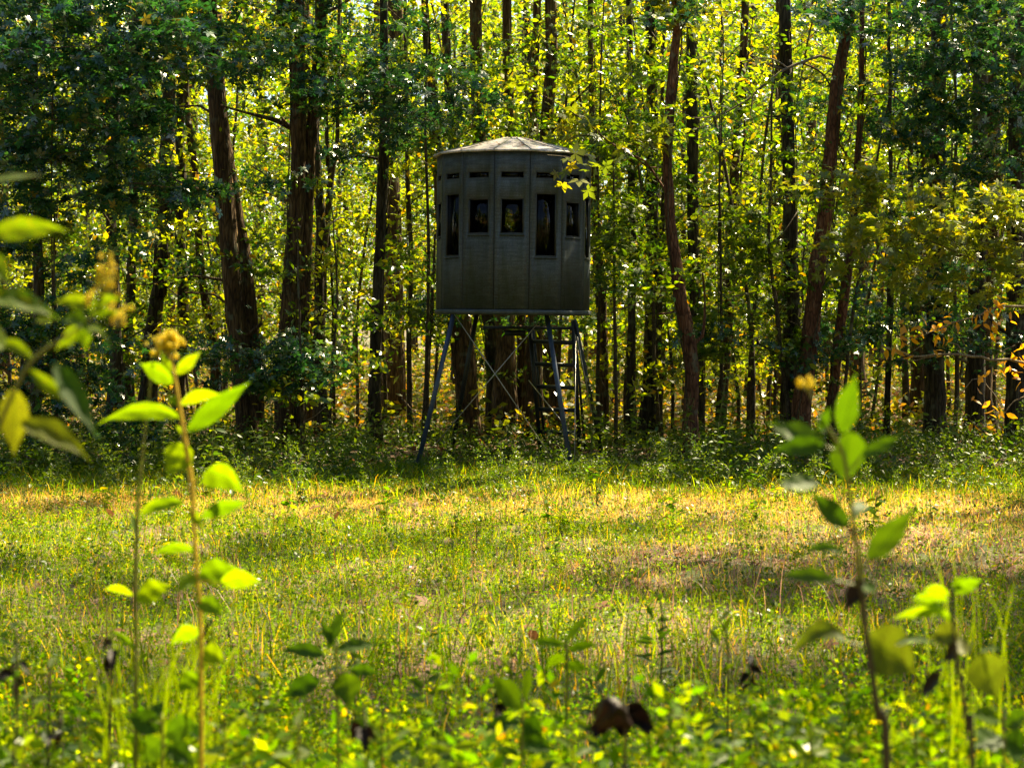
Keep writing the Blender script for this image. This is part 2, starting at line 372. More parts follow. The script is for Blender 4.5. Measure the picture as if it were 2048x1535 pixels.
# ------------------------------------------------------------------ tagging
def tag(o, label=None, cat=None, group=None, kind=None):
    if label: o['label'] = label
    if cat: o['category'] = cat
    if group: o['group'] = group
    if kind: o['kind'] = kind
    return o
def thing(name, label, cat, loc=(0, 0, 0), group=None):
    o = bpy.data.objects.new(name, None); COL.objects.link(o); o.location = tuple(float(v) for v in loc)
    o.empty_display_size = .1
    return tag(o, label, cat, group)
def keep(ch, root):
    """parent a mesh built in world coordinates without moving it"""
    ch.parent = root; ch.matrix_parent_inverse = Matrix.Translation(-Vector(root.location)); return ch

# ------------------------------------------------------------------ ground
gx = np.unique(np.concatenate([np.linspace(-300, -40, 20), np.linspace(-40, -12, 40), np.linspace(-12, 12, 161), np.linspace(12, 40, 40), np.linspace(40, 300, 20)]))
gy = np.unique(np.concatenate([np.linspace(-60, 0, 12), np.linspace(0, 30, 201), np.linspace(30, 90, 60), np.linspace(90, 500, 20)]))
XX, YY = np.meshgrid(gx, gy)
ZZ = gz(XX, YY) + .012 * fnoise(XX, YY, .5, 3)
nx, ny = len(gx), len(gy)
ii = (np.arange(ny - 1)[:, None] * nx + np.arange(nx - 1)[None]).ravel()
g = link_mesh('ground', mk('ground', np.stack([XX, YY, ZZ], -1), [np.stack([ii, ii + 1, ii + nx + 1, ii + nx], -1)], M['ground'], True))
tag(g, kind='structure')

# ------------------------------------------------------------------ the elevated blind
BD = 22.7                                   # distance of the blind's axis
BC = P(1022, 640, BD); NS = 14; BR = .915
zb = P(1022, 623, BD - BR)[2]; zt = P(1022, 301, BD - BR)[2]; za = P(1022, 275, BD)[2]
HB = zt - zb
blind = thing('hunting_blind', 'dark olive fourteen-sided hunting blind raised on steel legs before the trees', 'hunting blind', (BC[0], BC[1], 0))
blind.rotation_euler = (0, R_(.6), 0)
STEP = 2 * math.pi / NS; APO = BR * math.cos(STEP / 2); PW = 2 * BR * math.sin(STEP / 2)
TH = .035
def panel_mesh(main):
    gapx = .007
    xs = [-PW / 2 + gapx, -PW / 2 + PW * .18, -PW / 2 + PW * .83, PW / 2 - gapx]
    k = HB / 1.865
    zs = [.03, main[0] * k, main[1] * k, 1.552 * k, 1.628 * k, HB]
    solid = np.ones((3, 5), bool); solid[1, 1] = False; solid[1, 3] = False
    V = []; F = []; idx = {}
    def vid(i, j, d):
        if (i, j, d) not in idx:
            idx[(i, j, d)] = len(V); V.append([xs[i], 0 if d == 0 else TH, zs[j]])
        return idx[(i, j, d)]
    for i in range(3):
        for j in range(5):
            if not solid[i, j]: continue
            F.append([vid(i, j, 0), vid(i + 1, j, 0), vid(i + 1, j + 1, 0), vid(i, j + 1, 0)])
            F.append([vid(i, j, 1), vid(i, j + 1, 1), vid(i + 1, j + 1, 1), vid(i + 1, j, 1)])
            for di, dj, a, b_ in ((-1, 0, (0, 0), (0, 1)), (1, 0, (1, 1), (1, 0)), (0, -1, (1, 0), (0, 0)), (0, 1, (0, 1), (1, 1))):
                p, q = i + di, j + dj
                if 0 <= p < 3 and 0 <= q < 5 and solid[p, q]: continue
                F.append([vid(i + a[0], j + a[1], 0), vid(i + b_[0], j + b_[1], 0), vid(i + b_[0], j + b_[1], 1), vid(i + a[0], j + a[1], 1)])
    return (np.array(V), [F]), xs, zs
def rim_box(mb, x0, x1, z0, z1, w, y0, y1):
    ym, dy = (y0 + y1) / 2, y1 - y0
    mb.box(((x0 + x1) / 2, ym, z0 + w / 2), (x1 - x0, dy, w)); mb.box(((x0 + x1) / 2, ym, z1 - w / 2), (x1 - x0, dy, w))
    mb.box((x0 + w / 2, ym, (z0 + z1) / 2), (w, dy, z1 - z0 - 2 * w)); mb.box((x1 - w / 2, ym, (z0 + z1) / 2), (w, dy, z1 - z0 - 2 * w))
SQ, TL = (.905, 1.315), (.645, 1.385)
_cache = {}
for k in range(NS):
    kk = k if k < 7 else k - 14
    main = {0: SQ, 1: TL, 2: (.885, 1.30), 3: TL, -1: SQ, -2: TL, -3: (.885, 1.30)}.get(kk, SQ if k % 2 else TL)
    if main not in _cache:
        (pv, pf), xs, zs = panel_mesh(main)
        pm = mk('wall_panel', pv, pf, M['fibre'])
        fm = MB(); rim_box(fm, xs[1] + .001, xs[2] - .001, zs[1] + .001, zs[2] - .001, .013, .004, .030)
        fs = MB(); rim_box(fs, xs[1] + .001, xs[2] - .001, zs[3] + .001, zs[4] - .001, .008, .004, .030)
        gm = MB().box(((xs[1] + xs[2]) / 2, .02, (zs[1] + zs[2]) / 2), (xs[2] - xs[1] - .024, .004, zs[2] - zs[1] - .024))
        gs = MB().box(((xs[1] + xs[2]) / 2, .02, (zs[3] + zs[4]) / 2), (xs[2] - xs[1] - .016, .004, zs[4] - zs[3] - .014))
        sm = MB().box(((xs[1] + xs[2]) / 2, -.009, zs[1] - .012), (xs[2] - xs[1] + .016, .017, .016))
        _cache[main] = (pm, fm.mesh('window_frame', M['frame']), fs.mesh('window_frame', M['frame']), gm.mesh('window_pane', M['glass']), gs.mesh('window_pane', M['glass']), sm.mesh('window_sill', M['fibre']))
    pm, f1, f2, g1, g2, s1 = _cache[main]
    a = kk * STEP - R_(1.2)
    pnl = link_mesh('wall_panel', pm, blind)
    pnl.location = (APO * math.sin(a), -APO * math.cos(a), zb); pnl.rotation_euler = (0, 0, a)
    for nm, me in (('window_frame', f1), ('window_frame', f2), ('window_pane', g1), ('window_pane', g2), ('window_sill', s1)):
        link_mesh(nm, me, pnl)
def ngon(r, z, off=-R_(1.2)):
    return np.array([[r * math.sin(off + (k + .5) * STEP), -r * math.cos(off + (k + .5) * STEP), z] for k in range(NS)])
def rings(levels, mat, name, close=True):
    V = np.concatenate([ngon(r, z) for r, z in levels]); F = []
    for i in range(len(levels) - 1):
        for k in range(NS): F.append([i * NS + k, i * NS + (k + 1) % NS, (i + 1) * NS + (k + 1) % NS, (i + 1) * NS + k])
    caps = [list(range(NS))[::-1], [(len(levels) - 1) * NS + k for k in range(NS)]] if close else []
    return link_mesh(name, mk(name, V, [F, caps] if close else [F], mat), blind)
for k in range(NS):
    a = (k + .5) * STEP - R_(1.2); c, s_ = math.cos(a), math.sin(a)
    MB().box(((BR - .026) * s_, -(BR - .026) * c, (zb + zt) / 2), (.05, .03, HB - .03), [[c, -s_, 0], [s_, c, 0], [0, 0, 1]]).build('seam_strip', M['inside'], blind)
rings([(BR - .05, zb + .026), (BR - .05, zb + .05)], M['inside'], 'floor_board')
rings([(BR - .06, zb - .035), (BR + .004, zb - .03), (BR + .014, zb - .018), (BR + .014, zb + .012), (BR - .001, zb + .024), (BR - .08, zb + .024)], M['fibre'], 'base_rim')
rfo = rings([(BR - .05, zt + .004), (BR + .045, zt - .008), (BR + .05, zt + .004), (BR + .045, zt + .014), (BR * .5, zt + .014 + (za - zt) * .52), (.12, za - .012), (.05, za)], M['roof'], 'roof')
for k in range(NS):                         # raised seams of the roof
    a = (k + .5) * STEP - R_(1.2)
    mb = MB()
    q = [np.array([r * math.sin(a), -r * math.cos(a), z + .004]) for r, z in ((BR + .04, zt + .014), (BR * .5, zt + .014 + (za - zt) * .52), (.12, za - .012))]
    mb.tube(q, .007, 5); s = mb.build('roof_seam', M['roof'], rfo)
for k in range(26):                         # fallen leaves lying on the roof
    q = np.random.default_rng(600 + k); a = q.uniform(-1.7, 1.7); rr_ = q.uniform(.15, .93); zz = zt + .022 + (za - zt) * (1 - rr_ / (BR + .04)) * 1.0
    V, F = scatter(L_OVAL, np.array([[rr_ * math.sin(a), -rr_ * math.cos(a), zz]]), rots(q.standard_normal((1, 3)) * .12 + [[.25 * math.sin(a), -.25 * math.cos(a), 1]], q), np.array([.075]))
    link_mesh('leaf', mk('leaf', V, F, M['litter']), rfo)
# things of the stand, in the blind's own coordinates (x from the axis, y from the axis, z up)
def BL(px, py, d): q = P(px, py, d); return np.array([q[0] - BC[0], d - BC[1], q[2]])
def steel(name, pts, r, mat, parent=blind, n=4): return MB().tube(pts, r, n, phase=math.pi / 4).build(name, mat, parent)
def foot(px, d): return np.array([(px - 1024) * d / FPX - BC[0], d - BC[1], -.05])
legs = [((905, 628), 22.2, 832, 22.0), ((951, 628), 23.35, 900, 24.0), ((1090, 628), 22.2, 1144, 21.75), ((1146, 640), 23.3, 1207, 23.9)]
for (t, dt, bx, db) in legs:
    o = steel('leg', [BL(t[0], t[1] - 2, dt), foot(bx, db)], .038, M['steel_blue'] if db < 23 else M['steel'])
    f = foot(bx, db); mb = MB().box((f[0], f[1], .06), (.16, .16, .012)); mb.build('foot_plate', M['steel'], o)
mb = MB().box((BL(1052, 652, 23.95)[0], 24.0 - BC[1], BL(1052, 655, 23.7)[2]), (1.10, .62, .035)); plat = mb.build('platform', M['steel'], blind)
mb = MB(); mb.box((BL(1028, 662, 23.7)[0], 23.9 - BC[1], BL(1028, 661, 23.7)[2] - .03), (.26, .2, .07)); mb.build('platform_bracket', M['steel'], plat)
rr = np.random.default_rng(3)
for k in range(16):
    q = BL(1015 + k * 7.5, 650, 23.72 + rr.uniform(0, .3)); V, F = scatter(L_OVAL, np.array([[q[0], q[1], BL(1052, 655, 23.7)[2] + .022]]), rots(rr.standard_normal((1, 3)) * .3 + [[0, 0, 1]], rr), np.array([.09]))
    link_mesh('leaf', mk('leaf', V, F, M['litter']), plat)
lad = thing('ladder', None, None); lad.parent = blind
steel('rail', [BL(1057, 655, 24.35), foot(1082, 24.75)], .036, M['steel'], lad)
steel('rail', [BL(1143, 640, 24.35), foot(1160, 24.75)], .036, M['steel'], lad)
steel('handrail', [BL(1064, 660, 24.6), foot(1092, 25.0)], .017, M['steel'], lad, 8)
steel('handrail', [BL(1150, 690, 24.6), foot(1172, 25.0)], .017, M['steel'], lad, 8)
for i, yy in enumerate((683, 728, 773, 818, 863)):
    f = (yy - 655) / 260
    steel('rung', [BL(1057 + 23 * f, yy - 1, 24.36 + .4 * f), BL(1143 + 17 * f, yy + 1, 24.36 + .4 * f)], .027, M['steel'], lad, 8)
for a, b_ in (((904, 627, 22.15), (1116, 932, 22.1)), ((1082, 634, 22.15), (870, 890, 22.1)), ((1056, 760, 23.9), (1130, 850, 22.2)), ((1149, 668, 23.3), (1149, 915, 22.3)), ((1152, 672, 23.3), (1190, 860, 23.7))):
    MB().tube([BL(*a), BL(*b_)], .0055, 6).build('bracing_cable', M['cable'], blind)

# ------------------------------------------------------------------ trees
CROWN = {}
def clump_leaves(centers, rad, thick, per, size, r, T, up=.8, tilt=.75):
    n = len(centers) * per
    c = np.repeat(centers, per, 0)
    rr_ = np.repeat(rad, per)[:, None] if np.ndim(rad) else rad
    tax = np.repeat(r.standard_normal((len(centers), 3)) * .35 + [0, 0, 1], per, 0); tax /= np.linalg.norm(tax, axis=1, keepdims=True)
    d = r.standard_normal((n, 3)) * .55
    d = d - (d * tax).sum(1, keepdims=True) * tax * (1 - thick)
    pos = c + d * rr_
    nrm = r.standard_normal((n, 3)) * tilt + np.array([0, 0, up])
    return scatter(T, pos, rots(nrm, r), size * r.uniform(.65, 1.3, n))

def crown_proto(i, z0, z1, rc, nclump, per, size, mat, T=L_DIA):
    r = np.random.default_rng(100 + i)
    z = z0 + (z1 - z0) * r.random(nclump) ** .9
    a = r.uniform(0, 6.28, nclump); q = rc * np.sqrt(r.uniform(.05, 1, nclump))
    c = np.stack([q * np.cos(a), q * np.sin(a), z - .12 * q], -1)
    V, F = clump_leaves(c, r.uniform(.28, .8, nclump), .22, per, size, r, T)
    return mk('crown', V, F, mat), c
def trunk_proto(i, h, r0, mat, crown_c, nlimb=9, lean=.05, sides=8):
    r = np.random.default_rng(200 + i)
    zz = np.linspace(-.15, h, 16)
    w = np.cumsum(r.standard_normal((16, 2)) * lean * h / 16, 0)
    pts = np.column_stack([w[:, 0], w[:, 1], zz])
    rad = r0 * (1 - .62 * np.clip(zz, 0, None) / h) * (1 + .45 * np.exp(-np.clip(zz, 0, None) / .18))
    mb = MB().tube(pts, rad, sides, .05, seed=i)
    for k in r.choice(len(crown_c), min(nlimb, len(crown_c)), replace=False):
        c = crown_c[k]; zs_ = max(.6, c[2] - r.uniform(.25, .9)); j = np.interp(zs_, zz, range(16)); b0 = pts[int(j)]
        st = np.array([b0[0], b0[1], zs_]); mid = (st + c) / 2 + [0, 0, r.uniform(.02, .25)]
        rl = r0 * r.uniform(.12, .28)
        mb.tube(spline([st, mid, c], .3), np.linspace(rl, rl * .25, len(spline([st, mid, c], .3))), 5)
    return mb.mesh('trunk', mat, True)

KINDS = []      # (trunk mesh, crown mesh)
for i in range(9):
    h = [11, 13, 12, 10, 12, 9, 7, 5.5, 8][i]
    z0 = [1.4, 2.5, 1.0, 1.6, 3.2, .8, .7, .5, .9][i]
    rc = [1.9, 1.7, 1.8, 2.0, 1.6, 1.6, 1.5, 1.3, 1.6][i]
    cm, cc = crown_proto(i, z0, h * .97, rc, [62, 60, 62, 56, 50, 50, 46, 40, 50][i], [64, 60, 58, 64, 60, 62, 54, 46, 62][i], .115, [M['far_leaf2'], M['far_leaf'], M['mid_leaf']][i % 3])
    tm = trunk_proto(i, h, [.12, .15, .10, .09, .17, .07, .05, .035, .06][i], M['bark'] if i in (0, 1, 4) else (M['bark_dark'] if i in (2, 3) else M['bark_thin']), cc)
    KINDS.append((tm, cm))

def tree(name, label, cat, x, y, kind, rz, s, group, z=None):
    t = thing(name, label, cat, (x, y, float(gz(x, y)) if z is None else z), group); t.rotation_euler = (0, 0, rz); t.scale = (s, s, s)
    link_mesh('trunk', KINDS[kind][0], t); link_mesh('crown', KINDS[kind][1], t)['kind'] = 'stuff'
    return t
# background forest: jittered rows; each a tree of its own
# --- landmarks used in the labels of the many forest trees
MARKS = [(60, 'the dense star-leaved tree at the left'), (250, 'the dark trunk behind the budded weed'), (485, 'the leaning twin trunks'), (590, 'the upright double trunk'), (655, 'the thin forked tree'), (760, 'the single dark trunk'),
         (880, 'the left edge of the blind'), (1022, 'the middle of the blind'), (1170, 'the right edge of the blind'), (1262, 'the slim trunk beside the blind'), (1350, 'the curving red-barked tree'), (1460, 'the trunk leaning right'),
         (1578, 'the tall dark trunk'), (1640, 'the broad reddish trunk'), (1712, 'the slender reddish trunk'), (1870, 'the massive trunk pair'), (2000, 'the right edge of the view')]
def where(x, y):
    'names the landmark nearest in the photo'
    px = 1024 + x / y * FPX
    mp, nm = min(MARKS, key=lambda q: abs(q[0] - px)); dl_ = px - mp
    side = 'in line with' if abs(dl_) < 14 else ('just left of' if -45 < dl_ < 0 else 'just right of' if 0 < dl_ < 45 else 'well left of' if dl_ < 0 else 'well right of')
    if abs(dl_) > 130: return None
    return side + ' ' + nm
r = np.random.default_rng(21); placed = []
tries = 0
while len(placed) < 175 and tries < 20000:
    tries += 1
    y = 26.5 + 56 * r.random() ** 1.25; hw = .27 * y + 4.5
    x = r.uniform(-hw, hw)
    if all((x - a) ** 2 + (y - b) ** 2 > (1.25 + .012 * y) ** 2 for a, b, _ in placed):
        placed.append((x, y, r.integers(0, 9)))
BARKS = ['grey-brown', 'grey-brown', 'dark', 'dark', 'grey-brown', 'thin pale', 'thin pale', 'thin pale', 'thin pale']
for x, y, k in sorted(placed, key=lambda q: q[1]):
    far = y > 48
    w = where(x, y); depth = 'second-row' if y < 31 else 'mid-depth' if y < 38 else 'rear' if y < 48 else 'deep' if y < 60 else 'deeper' if y < 71 else 'deepest'
    k = int(k)
    if w is None: lab = 'slim dark trunk at the outer side, deep in the forest' if far else 'leafy forest tree at the outer side of the wood'
    else: lab = depth + ' ' + BARKS[k] + ('-stemmed sapling ' if k > 5 else '-barked tree ') + w
    nm = 'forest_tree' if k < 6 else 'forest_sapling'
    tree(nm, lab, 'tree', x, y, k, r.uniform(0, 6.28), r.uniform(.85, 1.15) * (1.25 if far else 1), 'distant trees deep in the forest' if far else 'trees a few rows behind the forest edge')
# the last rows, seen as one mass
r = np.random.default_rng(33)
n = 60000; y = r.uniform(80, 92, n); x = r.uniform(-32, 32, n); z = 16 * r.random(n) ** 1.0
cl = fnoise(x, z * 1.5, 3.0, 4) + fnoise(y, x, 5, 8) * .4
kp = cl > -.75
V, F = scatter(L_DIA, np.stack([x, y, z], -1)[kp], rots(r.standard_normal((kp.sum(), 3)) * .8 + [0, -.2, .7], r), .34 * r.uniform(.7, 1.3, kp.sum()))
o = link_mesh('distant_woods', mk('distant_woods', V, F, M['far_leaf'])); tag(o, 'hazy wall of sunlit foliage at the back of the forest', 'woods', kind='stuff')

# --- trees of the forest edge, placed one by one from the photograph
def px_path(pts, d, lean=0):
    """pts: (px, py, width px); ends at the ground"""
    out = []
    for px, py, w in pts:
        q = P(px, py, d); out.append([q[0], q[1], q[2], 0.88 * w / 2 * d / FPX])
    return out
def hero(name, label, pts, d, mat, cat='tree', rough=.045, group=None, top=None, crown=None, limbs=(), stems=None, hi=15, flare=.4):
    paths = [pts] + list(stems or [])
    root = None
    for si, pp in enumerate(paths):
        dd = d + .12 * si
        q = px_path(pp, dd)
        bx, bw = q[-1][0], q[-1][3]
        gzv = float(gz(bx, dd))
        q = q + [[bx, dd, gzv - .12, bw * (1 + flare)]] if q[-1][2] > gzv + .1 else q[:-1] + [[bx, dd, gzv - .12, bw * (1 + flare)]]
        if q[0][2] > 5.0 or hi > q[0][2] + .3:        # goes on above the frame
            dv = (q[0][0] - q[1][0]) / max(.3, q[0][2] - q[1][2])
            q = [[q[0][0] + dv * (hi - q[0][2]) * .5, dd, hi, q[0][3] * .5]] + q
        q = np.array(q[::-1]); sp = spline(q, .22)
        jit = np.random.default_rng(int(bx * 997) % 9999 + si); sp[1:-1, :2] += jit.standard_normal((len(sp) - 2, 2)) * .004
        if root is None:
            root = thing(name, label, cat, (bx, dd, gzv), group)
        wrinkle = jit.standard_normal(len(sp)) * .035
        V, F = tube(sp[:, :3], np.clip(sp[:, 3] * (1 + wrinkle), .004, None), 14, rough, seed=int(abs(bx) * 100) + si)
        keep(link_mesh('trunk', mk('trunk', V, [F], mat, True)), root)
    for li, lp in enumerate(limbs):
        sp = spline(np.array(px_path(lp, d + .05)), .12)
        V, F = tube(sp[:, :3], np.clip(sp[:, 3], .002, None), 7, .08, seed=li)
        keep(link_mesh('branch', mk('branch', V, [F], mat, True)), root)
    if abs(root.location.x) < 7:
        q = np.random.default_rng(int(abs(root.location.x) * 1000)); main_ = np.array(px_path(pts, d))
        for k in range(int(q.integers(2, 5))):
            t = q.uniform(.1, .9) * (len(main_) - 1); c = main_[int(t)] + (main_[min(int(t) + 1, len(main_) - 1)] - main_[int(t)]) * (t % 1)
            a = q.uniform(0, 6.28); L = q.uniform(.12, .5); e = c[:3] + np.array([math.cos(a) * L, -abs(math.sin(a)) * L * .6, q.uniform(-.1, .35)])
            keep(MB().tube(spline([c[:3], (c[:3] + e) / 2 + [0, 0, -.03], e], .06), [max(.012, c[3] * .22) * .7], 6, .12, seed=k).build('branch_stub', M['deadwood'] if k % 2 else mat), root)
        if q.random() < .45:
            zz = np.linspace(0, 5.5, 26); ph = q.uniform(0, 6.28); rr_ = np.interp(zz, main_[::-1, 2], main_[::-1, 3]) + .015; cx = np.interp(zz, main_[::-1, 2], main_[::-1, 0])
            vv = np.column_stack([cx + rr_ * np.cos(ph + zz * .9), d - rr_ * abs(np.sin(ph + zz * .9)), zz]); keep(MB().tube(spline(vv, .15), .009, 5, .15).build('climbing_vine', M['bark_thin']), root)
    if crown:
        for cm in crown: keep(cm, root)
    return root
def leaf_mass(rects, T, mat, size, seed, up=.8, tilt=.6, name='crown'):
    """sprays of leaves filling regions of the photo at real distances; rect = (x0, y0, x1, y1, d0, d1, clumps, per)"""
    r = np.random.default_rng(seed); mb = MB()
    for (x0, y0, x1, y1, d0, d1, nc, per) in rects:
        C = []
        for _ in range(nc):
            # elliptical footprint with an uneven outline
            for _t in range(20):
                u, v = r.uniform(-1, 1, 2)
                if u * u + v * v < 1.1: break
            C.append(P((x0 + x1) / 2 + u * (x1 - x0) / 2, (y0 + y1) / 2 + v * (y1 - y0) / 2, r.uniform(d0, d1)))
        C = np.array(C)
        V, F = clump_leaves(C, r.uniform(.14, .42, nc), .25, per, size, r, T, up, tilt)
        mb.add(V, F)
        # twigs through the sprays
        for c in C[::2]:
            e = c + r.standard_normal(3) * [.35, .2, .12]
            mb2.tube(spline([c - (e - c) * .6 - [0, 0, .05], c, e], .1), .0045, 4, caps=False)
    return mb.build(name, mat)
def twigs(seed=0):
    global mb2
    mb2 = MB()
def mass(rects, T, mat, size, seed, up=.8, tilt=.5):
    twigs(); c = leaf_mass(rects, T, mat, size, seed, up, tilt)
    out = [c]
    if mb2.n: out.append(mb2.build('twigs', M['bark_thin']))
    for o in out: o['kind'] = 'stuff'
    return out

hero('double_trunk_tree', 'twin-trunked tree leaning left, bark grey-brown, left of the blind', [(409, 0, 32), (427, 120, 38), (445, 342, 42), (462, 525, 44), (478, 675, 46), (497, 880, 52)], 25.2, M['bark'],
     stems=[[(432, 90, 14), (443, 200, 22), (458, 342, 28), (487, 525, 36), (502, 675, 38), (514, 880, 46)]],
     limbs=[[(430, 230, 7), (400, 212, 5), (330, 215, 3)], [(447, 560, 7), (380, 552, 5), (300, 568, 3), (225, 566, 2)], [(455, 420, 8), (400, 380, 6), (330, 352, 4)],
            [(465, 620, 7), (430, 590, 5), (370, 585, 3)], [(425, 100, 6), (470, 45, 5), (500, -20, 4)]],
     crown=mass([(380, 40, 560, 200, 24.2, 25.4, 7, 36)], L_STAR, M['maple'], .12, 3))
hero('double_trunk_tree', 'upright oak with two joined trunks midway between leaning twins and blind', [(600, 0, 24), (597, 110, 28), (598, 200, 34), (597, 342, 38), (592, 440, 42), (586, 520, 43), (577, 660, 44), (572, 770, 44), (568, 880, 50)], 25.0, M['bark'],
     stems=[[(646, 0, 22), (636, 120, 24), (627, 215, 26), (618, 350, 27), (611, 520, 28), (604, 700, 28), (597, 880, 32)], [(578, 90, 8), (584, 180, 11), (590, 260, 13), (596, 360, 13)][:0] or [(582, 150, 11), (588, 260, 13), (594, 420, 12), (590, 880, 12)]],
     limbs=[[(590, 258, 16), (560, 243, 13), (520, 232, 9), (480, 222, 6), (440, 210, 4)], [(640, 30, 8), (680, 12, 7), (720, -15, 5)], [(612, 250, 7), (650, 225, 5), (720, 205, 4), (800, 190, 3)], [(585, 400, 6), (545, 360, 4), (500, 330, 3)]],
     crown=mass([(540, -20, 700, 190, 24, 25.2, 20, 42), (620, 40, 900, 290, 23.8, 25.2, 30, 42), (700, 120, 1000, 240, 23.6, 24.8, 16, 42)], L_STAR, M['maple'], .11, 7))
hero('oak_tree', 'straight single dark trunk halfway between double trunk and blind', [(768, 0, 19), (769, 130, 21), (770, 230, 24), (768, 300, 25), (763, 420, 25), (757, 560, 26), (751, 700, 30), (748, 820, 33), (748, 880, 38)], 25.6, M['bark_dark'],
     limbs=[[(766, 320, 6), (720, 312, 5), (660, 322, 3)], [(770, 210, 6), (840, 235, 4), (900, 250, 3)]])
hero('forked_tree', 'thin tree forking into two stems right of the double trunk', [(676, 190, 9), (674, 270, 11), (664, 345, 13), (656, 420, 13), (648, 520, 14), (640, 640, 15), (630, 860, 17)], 28, M['bark_thin'],
     stems=[[(652, 210, 9), (656, 280, 11), (662, 345, 11)]][:0] + [[(651, 210, 8), (655, 290, 10), (660, 360, 10), (652, 520, 9), (636, 860, 9)]], limbs=[[(668, 320, 5), (700, 300, 4), (740, 295, 3)]])
hero('oak_tree', 'slightly leaning trunk behind the left edge of the blind', [(848, -10, 17), (858, 110, 19), (870, 270, 22), (882, 400, 30), (903, 560, 42), (922, 660, 52), (932, 760, 50), (938, 850, 58)], 27.4, M['bark'])
hero('oak_tree', 'trunk rising above the left part of the blind roof', [(889, 0, 19), (894, 120, 20), (903, 240, 21), (925, 420, 24), (968, 600, 28), (985, 700, 32), (990, 860, 36)], 28.6, M['bark_dark'])
hero('oak_tree', 'thick trunk rising behind the peak of the blind roof', [(951, 0, 27), (953, 150, 28), (957, 270, 30), (985, 450, 36), (1008, 620, 44), (1010, 720, 46), (1008, 870, 52)], 28.0, M['bark'])
hero('oak_tree', 'straight trunk just right of the blind roof peak', [(1014, 0, 20), (1016, 150, 23), (1018, 260, 24), (1036, 450, 24), (1044, 640, 22), (1042, 870, 26)], 28.9, M['bark'])
hero('oak_tree', 'trunk rising above the right part of the blind roof', [(1074, 0, 17), (1070, 120, 18), (1068, 260, 19), (1085, 450, 20), (1106, 640, 22), (1110, 760, 22), (1108, 870, 26)], 29.4, M['bark'])
hero('thin_tree', 'narrow trunk close behind the right edge of the blind', [(1180, 0, 12), (1182, 150, 13), (1186, 300, 15), (1196, 480, 18), (1205, 640, 20), (1208, 860, 23)], 27, M['bark'])
hero('thin_tree', 'slim straight trunk between the blind and the thick dark trunk', [(1257, 0, 14), (1262, 150, 15), (1263, 280, 16), (1264, 480, 17), (1263, 680, 18), (1260, 880, 22)], 26.3, M['bark_dark'])
hero('oak_tree', 'thick dark trunk just left of the red-barked tree', [(1301, 0, 23), (1303, 120, 26), (1304, 300, 27), (1306, 480, 28), (1304, 640, 32), (1300, 760, 34), (1296, 870, 42)], 27, M['bark_dark'])
zt_limbs = [[(1345, 402, 8), (1318, 362, 6), (1290, 322, 5), (1262, 308, 4), (1215, 282, 4), (1182, 252, 3), (1140, 222, 3), (1085, 190, 2)], [(1385, 690, 10), (1405, 672, 8), (1410, 600, 5), (1405, 545, 4)],
            [(1355, 70, 6), (1380, 30, 5), (1400, -20, 4)], [(1262, 308, 3), (1300, 335, 3), (1345, 330, 2)]]
hero('red_barked_tree', 'curving red-barked tree with pale peeling top right of the blind', [(1350, 30, 12), (1354, 65, 19), (1349, 110, 21), (1341, 200, 23), (1337, 260, 22), (1335, 340, 21), (1340, 440, 24), (1351, 520, 26), (1362, 600, 28), (1376, 670, 31), (1384, 740, 31), (1381, 830, 32), (1379, 900, 36)], 23.6, M['bark_red'],
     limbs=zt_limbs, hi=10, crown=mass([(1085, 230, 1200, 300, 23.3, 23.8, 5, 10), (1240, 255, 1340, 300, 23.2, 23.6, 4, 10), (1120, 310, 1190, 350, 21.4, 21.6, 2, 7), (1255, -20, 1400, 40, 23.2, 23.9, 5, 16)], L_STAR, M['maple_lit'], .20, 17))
hero('oak_tree', 'dark trunk hugging the right side of the red-barked tree', [(1382, 0, 21), (1383, 150, 23), (1386, 300, 24), (1386, 450, 25), (1392, 620, 27), (1396, 860, 32)], 26.4, M['bark_dark'])
hero('thin_tree', 'slim trunk leaning right between red-barked and dark straight trunks', [(1490, -10, 17), (1483, 120, 19), (1474, 260, 20), (1465, 420, 20), (1459, 600, 21), (1450, 720, 22), (1440, 860, 27)], 27.2, M['bark'])
hero('oak_tree', 'tall dark straight trunk, thickest in the right half', [(1570, 0, 26), (1573, 120, 28), (1576, 260, 29), (1580, 400, 30), (1583, 560, 34), (1583, 700, 38), (1580, 830, 42)], 25.4, M['bark_dark'])
dl = [[(1660, 118, 7), (1640, 113, 9), (1618, 120, 10), (1570, 140, 9), (1530, 168, 8), (1505, 192, 7), (1480, 210, 6), (1445, 228, 5), (1415, 236, 4), (1380, 234, 3), (1350, 215, 2)],
      [(1575, 136, 5), (1545, 118, 4), (1510, 118, 3), (1475, 125, 2)], [(1505, 192, 4), (1503, 230, 3), (1512, 260, 2)], [(1440, 230, 4), (1420, 250, 3), (1390, 256, 2), (1365, 265, 2)],
      [(1600, 125, 4), (1635, 140, 4), (1660, 170, 4), (1672, 240, 3), (1680, 290, 3), (1700, 320, 4), (1740, 350, 3), (1790, 375, 2)],
      [(1480, 212, 3), (1450, 190, 2), (1400, 200, 2)], [(1530, 168, 3), (1552, 190, 2), (1560, 215, 2)]]
hero('red_barked_tree', 'broad reddish trunk leaning right, with bleached dead branch reaching left', [(1694, 60, 24), (1684, 110, 26), (1675, 170, 29), (1667, 250, 30), (1658, 340, 31), (1648, 440, 34), (1636, 530, 36), (1622, 660, 38), (1610, 760, 42), (1602, 840, 46)], 24.6, M['bark_red'], hi=12,
     limbs=dl[4:5])
